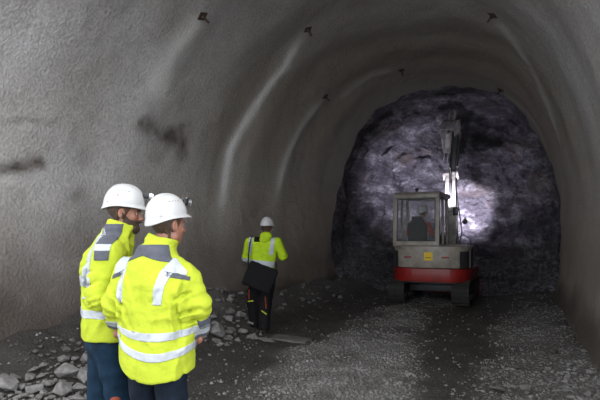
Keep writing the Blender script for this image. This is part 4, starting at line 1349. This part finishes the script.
# trouser trim
for px0, py0, px1, py1, mm, nm in ((265.5, 296, 266.5, 308, 'orange', 'zip_trim'), (262, 310, 267, 313.5, 'hivis', 'knee_trim'), (247.5, 301.5, 253.5, 300.5, 'hivis', 'knee_trim'), (249.5, 289, 249, 299, 'orange', 'zip_trim')):
    pts = []
    for k in range(6):
        u = k / 5; q = F3.at(px0 + (px1 - px0) * u, py0 + (py1 - py0) * u, 0)
        # lay it on the trouser leg: march from the camera side
        P = np.array([q + (0, y_, 0) for y_ in np.linspace(-.4, .3, 140)])
        dd = np.minimum(np.minimum(cone(P, J['hipR'], J['knR'], .14, .115), cone(P, J['knR'], J['anR'], .115, .106)), np.minimum(cone(P, J['hipL'], J['knL'], .14, .115), cone(P, J['knL'], J['anL'], .115, .106)))
        i = int(np.argmax(dd < .002)) if (dd < .002).any() else 60
        pts.append(P[i])
    MB().tube(pts, .011, 6).build(nm, M[mm], tr3, True)
ph = MB().box((0, 0, 0), (.075, .010, .15), .006, seg=2).build('mobile_phone', M['blackplastic'])
pw = F3.at(264.5, 240.5, .36); ph.location = F3.loc + Matrix.Rotation(TH, 3, 'Z') @ Vector(pw); ph.rotation_euler = (.3, 0, TH)
tag(ph, 'small black phone held up in front of the distant worker face', 'phone')
MB().box((0, -.0055, 0), (.066, .001, .135), .0004).build('screen', M['lens'], ph)

# ================================================================== EXCAVATOR
EX_F = 12.5
eo = w((436 - 300) / FPX * EX_F, EX_F, 0); EYAW = TH - math.radians(13) + math.radians(15)
EYAW = math.radians(-5)
ez0 = gzs(eo.x, eo.y)
ex = empty('mini_excavator', (eo.x, eo.y, ez0 + .01), EYAW)
tag(ex, 'grey and red mini excavator with raised arm working at the rock face', 'excavator')
G, RD, DK = M['exc_grey'], M['exc_red'], M['exc_dark']
# undercarriage
for sg in (-1, 1):
    cx = sg * .73
    # rubber belt as a rounded loop
    b = MB()
    prof_o = []; prof_i = []
    Lh, r = .82, .27
    for k in range(33):
        a = PI / 2 + PI * k / 32; prof_o.append((-Lh + math.cos(a) * r, .28 + math.sin(a) * r))
    for k in range(33):
        a = -PI / 2 + PI * k / 32; prof_o.append((Lh + math.cos(a) * r, .28 + math.sin(a) * r))
    n = len(prof_o)
    bm = b.bm; rings = []
    for x, k_ in ((cx - .19, 1), (cx + .19, 1), (cx + .19, .86), (cx - .19, .86)):
        rings.append([bm.verts.new((x, p[0] * (1 if k_ == 1 else .975), .28 + (p[1] - .28) * k_)) for p in prof_o])
    for a in range(4):
        for k in range(n): bm.faces.new((rings[a][k], rings[a][(k + 1) % n], rings[(a + 1) % 4][(k + 1) % n], rings[(a + 1) % 4][k]))
    per = 2 * PI * r + 4 * Lh
    nl = 42
    for k in range(nl):
        s_ = per * k / nl
        if s_ < 2 * Lh: y, z, a = -Lh + s_, .28 - r, 0
        elif s_ < 2 * Lh + PI * r: t = (s_ - 2 * Lh) / r; y, z, a = Lh + math.sin(t) * r, .28 - math.cos(t) * r, t
        elif s_ < 4 * Lh + PI * r: y, z, a = Lh - (s_ - 2 * Lh - PI * r), .28 + r, PI
        else: t = (s_ - 4 * Lh - PI * r) / r; y, z, a = -Lh - math.sin(t) * r, .28 + math.cos(t) * r, PI + t
        b.box((cx, y, z), (.38, .045, .045), .008, Matrix.Rotation(a, 4, 'X'), 1)
    tk = b.build('track', M['rubber'], ex)
    MB().box((cx, 0, .28), (.20, 1.5, .16), .03).build('track_frame', DK, tk)
    for y in (-.5, -.17, .17, .5): MB().cyl((cx - .13, y, .12), (cx + .13, y, .12), .075, seg=20, bev=.01).build('track_roller', DK, tk, True)
    MB().cyl((cx - .10, -Lh, .28), (cx + .10, -Lh, .28), .21, seg=14, bev=.02).build('drive_sprocket', DK, tk, True)
    MB().cyl((cx - .10, Lh, .28), (cx + .10, Lh, .28), .21, seg=26, bev=.02).build('idler_wheel', DK, tk, True)
b = MB().box((0, 0, .33), (1.15, .8, .18), .03); b.cyl((0, 0, .38), (0, 0, .56), .36, seg=32)
b.build('undercarriage', DK, ex, True)
b = MB()
prf = [(1.18, .08), (1.22, .02), (1.27, .03), (1.24, .15), (1.24, .30), (1.29, .42), (1.25, .44), (1.19, .30), (1.18, .15)]
b.prism(prf, 'X', -.92, .92, .004)
for sg in (-1, 1): b.box((sg * .42, .85, .26), (.09, .75, .10), .01)
b.build('dozer_blade', RD, ex)
# swing deck
def plan(rear, front, hw, rc=.0, n=18):
    """rounded-rear outline: (x, y)"""
    pts = []
    for k in range(n + 1):
        a = PI + PI * k / n
        c, s_ = math.cos(a), math.sin(a)
        pts.append((hw * math.copysign(abs(c) ** .55, c), -.30 + (rear - .30) * math.copysign(abs(s_) ** .72, s_)))
    pts += [(hw, front - .12), (hw - .12, front), (-hw + .12, front), (-hw, front - .12)]
    return pts
MB().prism(plan(1.12, .95, .92), 'Z', .53, .84, .03).build('lower_skirt', RD, ex, True)
MB().prism(plan(1.08, .95, .88), 'Z', .50, .58, .01).build('deck_plate', DK, ex, True)
cw = MB().prism(plan(1.10, .30, .90), 'Z', .845, 1.36, .05).build('engine_cover', G, ex, True)
# dark corner panels and vents on the rear cover
for sg in (-1, 1):
    b = MB()
    pts = [(p[0] * 1.012, -.30 + (p[1] + .30) * 1.012) for p in plan(1.10, .30, .90)[1:19]]
    seg = [p for p in pts if p[0] * sg > .70 and p[1] < .0]
    inn = [(p[0] * .95, p[1] * .95) for p in seg]
    if len(seg) > 2:
        b.prism(seg + inn[::-1], 'Z', .85, 1.24, .0)
        b.build('corner_panel', DK, cw, False, 'dark grey corner panel of the engine cover')
    MB().box((sg * .43 - .02, -1.083, 1.10), (.17, .05, .035), .01, Matrix.Rotation(-sg * .10, 4, 'Z')).build('reflector', M['redrefl'], cw, False, 'small red reflector strip')
st = MB().box((0.03, -1.095, 1.12), (.20, .014, .19), .004); st.cyl((0.03, -1.088, 1.12), (0.03, -1.103, 1.12), .105, seg=3)
st = st.build('sticker', M['yellow'], cw, False, 'yellow warning sticker with a dark line')
MB().box((.03, -1.106, 1.09), (.13, .004, .014), .001).build('sticker_line', DK, st)
MB().cyl((-.62, -.93, 1.30), (-.62, -1.00, 1.30), .05, seg=18, bev=.008).build('filler_cap', M['blackplastic'], cw, True)
# right-hand hood, stepped down towards the front
b = MB().prism([(-.35, .845), (-.35, 1.38), (-.05, 1.38), (.35, 1.24), (.52, 1.05), (.56, .845)], 'X', .30, .80, .04)
hd = b.build('right_hood', G, ex, True)
b = MB()
for k in range(7): b.box((.805, .02, .93 + k * .045), (.02, .55, .02), .004)
b.build('side_grille', DK, hd)
b = MB().prism([(-.78, .86), (-.78, 1.30), (-.30, 1.32), (-.30, .86)], 'X', .885, .925, .012)
b.build('side_panel', DK, cw)
# cab
CX0, CX1, CY0, CY1, CZ0, CZ1 = -.90, .20, -.72, .78, 1.34, 2.58
cab = empty('cab'); cab.parent = ex
b = MB()
pw_ = .085
yt0, yt1 = CY0 + .06, CY1 - .16   # cab tapers a little to the roof
for x in (CX0 + .04, CX1 - .04):
    sg = -1 if x < -.3 else 1
    b.prism([(CY0, CZ0), (CY0 + pw_, CZ0), (yt0 + pw_, CZ1), (yt0, CZ1)], 'X', x - .045, x + .045, .012)
    b.prism([(CY1 - pw_, .95), (CY1, .95), (yt1, CZ1), (yt1 - pw_, CZ1)], 'X', x - .04, x + .04, .012)
    b.prism([(.0, .95), (.07, .95), (.05, CZ1), (-.02, CZ1)], 'X', x - .03, x + .03, .010)
    b.box((x, (CY0 + CY1) / 2 - .02, CZ1 - .03), (.09, 1.32, .07), .015)
b.box(((CX0 + CX1) / 2, CY0 + .035, CZ0 + .05), (1.06, .08, .14), .015)
b.box(((CX0 + CX1) / 2, yt0 + .02, CZ1 - .035), (1.06, .09, .10), .02)
b.box(((CX0 + CX1) / 2, yt1 - .03, CZ1 - .03), (1.06, .08, .08), .02)
b.box(((CX0 + CX1) / 2, CY1 - .04, 1.02), (1.06, .06, .14), .015)
b.build('cab_frame', G, cab, True)
MB().prism([(yt0 - .03, CZ1), (yt1 + .03, CZ1), (yt1 - .02, CZ1 + .07), (yt0 + .05, CZ1 + .07)], 'X', CX0 - .01, CX1 + .01, .022).build('cab_roof', G, cab, True)
MB().prism([(CY0 + .06, .88), (CY1 - .03, .88), (CY1 - .03, 1.06), (.1, 1.06), (.0, 1.34), (CY0 + .06, 1.34)], 'X', CX1 - .07, CX1 - .01, .008).build('cab_side', G, cab)
MB().prism([(CY0 + .06, .88), (CY1 - .03, .88), (CY1 - .03, 1.34), (CY0 + .06, 1.34)], 'X', CX0, CX0 + .045, .008).build('cab_side', DK, cab, False, 'dark lower door side of the cab')
def pane(name, c, s_, rot=None):
    return MB().box(c, s_, .002, rot, 1).build(name, M['glass'], cab)
tl = math.atan2(.06, CZ1 - CZ0)
xm = (CX0 + CX1) / 2
rg = MB()
for sx in (-1, 1): rg.box((xm + sx * .455, CY0 + .055, 1.97), (.035, .03, 1.06), .008, Matrix.Rotation(-tl, 4, 'X'))
for z in (1.455, 2.485): rg.box((xm, CY0 + .035 + (z - 1.34) * .05, z), (.94, .03, .035), .008)
rg.build('window_seal', M['blackplastic'], cab)
pane('rear_pane', (xm, CY0 + .055, 1.97), (.90, .006, 1.02), Matrix.Rotation(-tl, 4, 'X'))
pane('side_pane', (CX1 - .04, -.31, 1.93), (.006, .56, 1.10))
pane('side_pane', (CX1 - .04, .32, 1.80), (.006, .50, 1.30))
pane('side_pane', (CX0 + .04, -.31, 1.93), (.006, .56, 1.10))
pane('side_pane', (CX0 + .04, .32, 1.80), (.006, .50, 1.30))
pane('windscreen', (xm, CY1 - .11, 1.82), (.94, .006, 1.45), Matrix.Rotation(.105, 4, 'X'))
MB().box((xm, .05, .93), (1.0, 1.3, .06), .01).build('cab_floor', DK, cab)
b = MB().box((xm, -.32, 1.22), (.50, .46, .14), .04); b.box((xm, -.53, 1.58), (.46, .11, .66), .04, Matrix.Rotation(.08, 4, 'X')); b.box((xm, -.55, 1.98), (.26, .09, .16), .03)
b.box((xm, -.30, 1.05), (.34, .36, .22), .02)
b.build('seat', M['blackcloth'], cab, True)
for sg in (-1, 1):
    b = MB().box((xm + sg * .33, -.12, 1.30), (.12, .42, .22), .03); b.tube([(xm + sg * .33, .02, 1.40), (xm + sg * .33, .06, 1.58)], .014); b.ell((xm + sg * .33, .065, 1.60), (.025, .025, .04))
    b.build('control_console', M['blackplastic'], cab, True)
# small things on the cab
b = MB().cyl((-.36, CY0 + .20, CZ1 + .06), (-.36, CY0 + .20, CZ1 + .12), .02, seg=12); b.ell((-.36, CY0 + .20, CZ1 + .14), (.05, .045, .035), 14)
b.build('roof_lamp', M['blackplastic'], ex, True)
b = MB().tube([(CX1, CY1 - .2, 2.2), (CX1 + .14, CY1 - .1, 2.25), (CX1 + .16, CY1 - .1, 2.22)], .012); b.box((CX1 + .17, CY1 - .1, 2.22), (.14, .03, .22), .02)
b.build('mirror', M['blackplastic'], ex, True)
b = MB().tube([(CX0 - .01, CY0 + .30, 1.5), (CX0 - .07, CY0 + .30, 1.6), (CX0 - .07, CY0 + .30, 2.2), (CX0 - .01, CY0 + .30, 2.3)], .014); b.box((CX0 - .035, CY0 + .30, 1.9), (.05, .10, 1.1), .02)
b.build('door_rail', DK, ex, True)
b = MB().tube([(.45, .25, 1.34), (.45, .25, 1.50), (.62, .25, 1.62), (.80, .25, 1.50), (.80, .25, 1.25)], .014)
b.build('hand_rail', M['blackplastic'], ex, True)
# boom, arm and bucket (local: x right, y forward)
inv = (Matrix.Translation((eo.x, eo.y, ez0 + .01)) @ Matrix.Rotation(EYAW, 4, 'Z')).inverted()
def exl(px, py, fwd): return inv @ at(px, py, fwd)
bx_ = .28
def link_beam(name, a, b_, w0, w1, t, mat, bow=None, parent=ex):
    """box-section beam from a to b_, deep w0..w1 in its bending plane and t wide"""
    a, b_ = Vector(a), Vector(b_); d = b_ - a; L_ = d.length
    q = d.to_track_quat('Z', 'X')
    bm = MB(); n = 8; up = Vector((0, 1, 0))
    X = Vector((1, 0, 0)); X = (X - d.normalized() * X.dot(d.normalized())).normalized(); Y = d.normalized().cross(X)
    rings = []
    for k in range(n + 1):
        u = k / n; c = a + d * u + Y * ((bow or 0) * 4 * u * (1 - u)); wd = (w0 + (w1 - w0) * u) * (1 + .35 * math.sin(PI * u)) / 2
        rings.append([bm.bm.verts.new(c + X * sx * t / 2 + Y * sy * wd) for sx, sy in ((-1, -1), (1, -1), (1, 1), (-1, 1))])
    for k in range(n):
        for j in range(4): bm.bm.faces.new((rings[k][j], rings[k][(j + 1) % 4], rings[k + 1][(j + 1) % 4], rings[k + 1][j]))
    bm.bm.faces.new(rings[0]); bm.bm.faces.new(rings[-1])
    bmesh.ops.bevel(bm.bm, geom=bm.bm.edges[:], offset=.010, segments=1, affect='EDGES')
    bm.cyl(a - X * t * .75, a + X * t * .75, w0 * .42, seg=18, bev=.006); bm.cyl(b_ - X * t * .75, b_ + X * t * .75, w1 * .55, seg=18, bev=.006)
    return bm.build(name, mat, parent, False)
p0 = Vector((bx_, 1.05, .85)); pA = exl(451, 176, 14.3); pB = exl(457, 122, 15.6)
MB().box((bx_, .95, .72), (.36, .40, .42), .04).build('swing_bracket', DK, ex)
link_beam('boom', p0, pA, .26, .24, .28, M['boom'], bow=-.18)
link_beam('arm', pA + Vector((.02, .02, -.06)), pB, .26, .15, .17, M['exc_dark'])
def ram(name, a, b_, r=.042):
    a, b_ = Vector(a), Vector(b_); m_ = a.lerp(b_, .58)
    c = MB().cyl(a, m_, r, seg=16, bev=.004).build(name, DK, ex, True)
    MB().cyl(m_, b_, r * .55, seg=14).build('piston_rod', M['chrome'], c, True)
ram('boom_cylinder', (bx_, 1.28, .75), p0.lerp(pA, .50) + Vector((0, .26, 0)))
ram('arm_cylinder', p0.lerp(pA, .62) + Vector((.02, -.30, .05)), pA + Vector((0, -.24, .20)))
ram('bucket_cylinder', pA + Vector((.16, .0, .25)), pA.lerp(pB, .82) + Vector((.14, -.05, 0)), .034)
MB().tube([(.42, .8, 1.2), (.50, .9, 1.7), (.42, 1.1, 2.1), p0.lerp(pA, .8) + Vector((.14, -.05, 0)), pA + Vector((.13, -.1, .1)), pA.lerp(pB, .5) + Vector((.12, -.05, 0))], .016, 8).build('hydraulic_hose', M['hose'], ex, True)
# bucket curled back on the left of the arm tip
tip = pB; 
bkt = MB()
out = []
bl = exl(440, 166, 15.0) 
for k in range(13):
    a = -.35 + 2.9 * k / 12
    out.append((math.cos(a) * .30, math.sin(a) * .42))
pro = out + [(p[0] * .90, p[1] * .92) for p in out[::-1]]
bkt.prism(pro, 'X', -.27, .27, .0)
for sx in (-.265, .265): bkt.prism(out, 'X', sx - .012, sx + .012, .0)
for k in range(4): bkt.prism([(out[0][0] - .02, out[0][1] + .01), (out[0][0] + .02, out[0][1]), (out[0][0] - .03, out[0][1] - .17)], 'X', -.24 + k * .155, -.20 + k * .155, 0)
for sx in (-.10, .10): bkt.prism([(-.05, .36), (.10, .40), (.06, .58), (-.06, .56)], 'X', sx - .015, sx + .015, .004)
cb = exl(448, 144, 15.3)
mt = Matrix.Translation(cb) @ Matrix.Rotation(.15, 4, 'Y') @ Matrix.Rotation(math.radians(-18), 4, 'Z') @ Matrix.Diagonal((.85, .85, 1.75, 1))
bk = bkt.build('bucket', M['bucket'], ex, False, 'dusty grey bucket', mtx=mt)
MB().cyl(tip + Vector((-.30, 0, -.02)), tip + Vector((.12, 0, 0)), .05, seg=14).build('bucket_pin', M['chrome'], ex, True)
link_beam('bucket_link', tip + Vector((-.14, .0, .02)), cb + Vector((0, .0, .35)), .10, .09, .05, M['exc_dark'])

# work lamps: real lamps, lit
def work_lamp(loc, aim, power, angle, blend, label, size=.05, col=(.88, .85, 1.0)):
    loc = Vector(loc); aim = Vector(aim); d = (aim - loc).normalized()
    rot = d.to_track_quat('Z', 'Y').to_matrix().to_4x4()
    l = MB().cyl((0, 0, -.05), (0, 0, .035), .060, .075, seg=24, bev=.006); l.box((0, .08, -.01), (.03, .07, .03), .005)
    l = l.build('work_lamp', M['blackplastic'], ex, True, label, mtx=Matrix.Translation(loc) @ rot)
    MB().cyl((0, 0, .036), (0, 0, .042), .066, seg=24).build('lamp_glass', M['lamplit'], l, True, mtx=Matrix.Translation(loc) @ rot)
    ld = bpy.data.lights.new('work_lamp_beam', 'SPOT'); ld.energy = power; ld.spot_size = angle; ld.spot_blend = blend; ld.shadow_soft_size = size; ld.color = col
    lo = bpy.data.objects.new('work_lamp_beam', ld); C.objects.link(lo)
    W = ex.matrix_basis if False else Matrix.Translation((eo.x, eo.y, ez0 + .01)) @ Matrix.Rotation(EYAW, 4, 'Z')
    lo.location = W @ (loc + d * .06); lo.rotation_euler = ((W.to_3x3() @ d).to_track_quat('-Z', 'Y')).to_euler()
LA = exl(463, 176, 17.0)
work_lamp((CX1 - .05, CY1 + .02, 2.60), exl(462, 176, 16.5), 420, math.radians(100), 1.0, 'lit lamp on the front right corner of the cab roof')
work_lamp((CX0 + .12, CY1 + .02, 2.60), exl(412, 180, 17.0), 800, math.radians(78), 1.0, 'lit lamp on the front left corner of the cab roof')
work_lamp((CX1 + .36, 1.02, 1.95), exl(465, 210, 17.0), 4600, math.radians(40), 1.0, 'lit lamp beside the boom')

# operator in the cab
op = empty('person', (0, 0, 0), 0)
W = Matrix.Translation((eo.x, eo.y, ez0 + .01)) @ Matrix.Rotation(EYAW, 4, 'Z')
op.location = W @ Vector((xm, -.30, 0)); op.rotation_euler = (0, 0, EYAW)
tag(op, 'machine operator seated in the excavator cab, dark clothes with red sleeve', 'person')
J = {'yaw': 0.0, 'cl': v3((0, 0, 0))}
J['pelvis'] = v3((0, -.02, 1.40)); J['chest'] = v3((0, -.03, 1.72)); J['neck'] = v3((0, -.01, 1.95)); J['head'] = v3((.08, .05, 2.16))
J['headrot'] = rotz(math.radians(-25)) @ rotx(math.radians(4))
for s_, sg in (('L', -1), ('R', 1)):
    J['hip' + s_] = v3((sg * .10, .02, 1.38)); J['kn' + s_] = v3((sg * .14, .46, 1.40)); J['an' + s_] = v3((sg * .13, .56, 1.06)); J['toe' + s_] = v3((sg * .13, .72, 1.02))
    J['sh' + s_] = v3((sg * .19, -.02, 1.87)); J['el' + s_] = v3((sg * .29, .06, 1.66)); J['wr' + s_] = v3((sg * .31, .27, 1.62))
    J['hd' + s_] = v3((0, 1, 0)); J['pn' + s_] = v3((0, 0, -1)); J['ts' + s_] = v3((-sg, 0, 0))
body = sdf_obj('body', body_sdf(J), *bounds(J), .011, M['skin'], op, 1)
head_extras(body, J, h=.008)
helmet(op, J, M['helmet_worn'], strap=None, vents=False, lamp=False)
def opj(P):
    d = torso_sdf(P, J, [(1.34, .19, .14, 0, -.02), (1.6, .19, .14, 0, -.03), (1.82, .21, .13, 0, -.03), (1.93, .12, .10, 0, -.02), (2.0, .08, .08, 0, -.01)], 1.32, 1.98)
    for s_ in 'LR':
        d = smin(d, cone(P, J['neck'] + (0, 0, -.06), J['sh' + s_], .07, .07), .04)
    return d - wrinkles(P, .008, 81)
jo = sdf_obj('vest', opj, (-.34, -.3, 1.25), (.34, .3, 2.08), .012, M['blackcloth'], op, 1)
for s_ in 'LR':
    def slv(P): return smin(cone(P, J['sh' + s_], J['el' + s_], .082, .070), cone(P, J['el' + s_], J['wr' + s_] + (0, -.03, 0), .070, .052), .02) - wrinkles(P, .006, 91)
    A = np.array([J['sh' + s_], J['el' + s_], J['wr' + s_]])
    sdf_obj('sleeve', slv, A.min(0) - .14, A.max(0) + .14, .012, M['redcloth'], op, 1, 'red sleeve')
def opt(P):
    d = ell(P, J['pelvis'], (.17, .14, .13))
    for s_ in 'LR': d = smin(d, smin(cone(P, J['hip' + s_], J['kn' + s_], .098, .078), cone(P, J['kn' + s_], J['an' + s_], .076, .062), .02), .03)
    return d
sdf_obj('trousers', opt, (-.36, -.25, 1.0), (.36, .72, 1.58), .013, M['blackcloth'], op, 1)

# ================================================================== LIGHT
wd = bpy.data.worlds.new('sky'); bpy.context.scene.world = wd
wd.use_nodes = True
N, L = wd.node_tree.nodes, wd.node_tree.links
bg_ = N['Background']
tc = N.new('ShaderNodeTexCoord'); sx = N.new('ShaderNodeSeparateXYZ'); L.new(tc.outputs['Generated'], sx.inputs[0])
cr = N.new('ShaderNodeValToRGB')
cr.color_ramp.elements[0].position = 0; cr.color_ramp.elements[0].color = (.80, .84, .90, 1)
cr.color_ramp.elements[1].position = .7; cr.color_ramp.elements[1].color = (1, 1, 1, 1)
L.new(sx.outputs['Z'], cr.inputs['Fac']); L.new(cr.outputs[0], bg_.inputs['Color'])
# overcast sky with an added bright lobe at right rear, lifting the left wall
dt = N.new('ShaderNodeVectorMath'); dt.operation = 'DOT_PRODUCT'; L.new(tc.outputs['Generated'], dt.inputs[0])
dt.inputs[1].default_value = Vector((.86, -.42, .28)).normalized()
mxm = N.new('ShaderNodeMath'); mxm.operation = 'MAXIMUM'; mxm.inputs[1].default_value = 0; L.new(dt.outputs['Value'], mxm.inputs[0])
pwm = N.new('ShaderNodeMath'); pwm.operation = 'POWER'; pwm.inputs[1].default_value = 6; L.new(mxm.outputs[0], pwm.inputs[0])
mad = N.new('ShaderNodeMath'); mad.operation = 'MULTIPLY_ADD'; mad.inputs[1].default_value = 1.8; mad.inputs[2].default_value = 3.3; L.new(pwm.outputs[0], mad.inputs[0])
L.new(mad.outputs[0], bg_.inputs['Strength'])

sc_ = bpy.context.scene
sc_.view_settings.view_transform = 'Standard'
sc_.view_settings.look = 'None'
sc_.view_settings.exposure = 0.0
sc_.view_settings.gamma = 1.0
sc_.view_settings.use_curve_mapping = False
sc_.cycles.max_bounces = 8
sc_.cycles.diffuse_bounces = 5
sc_.cycles.sample_clamp_indirect = 4
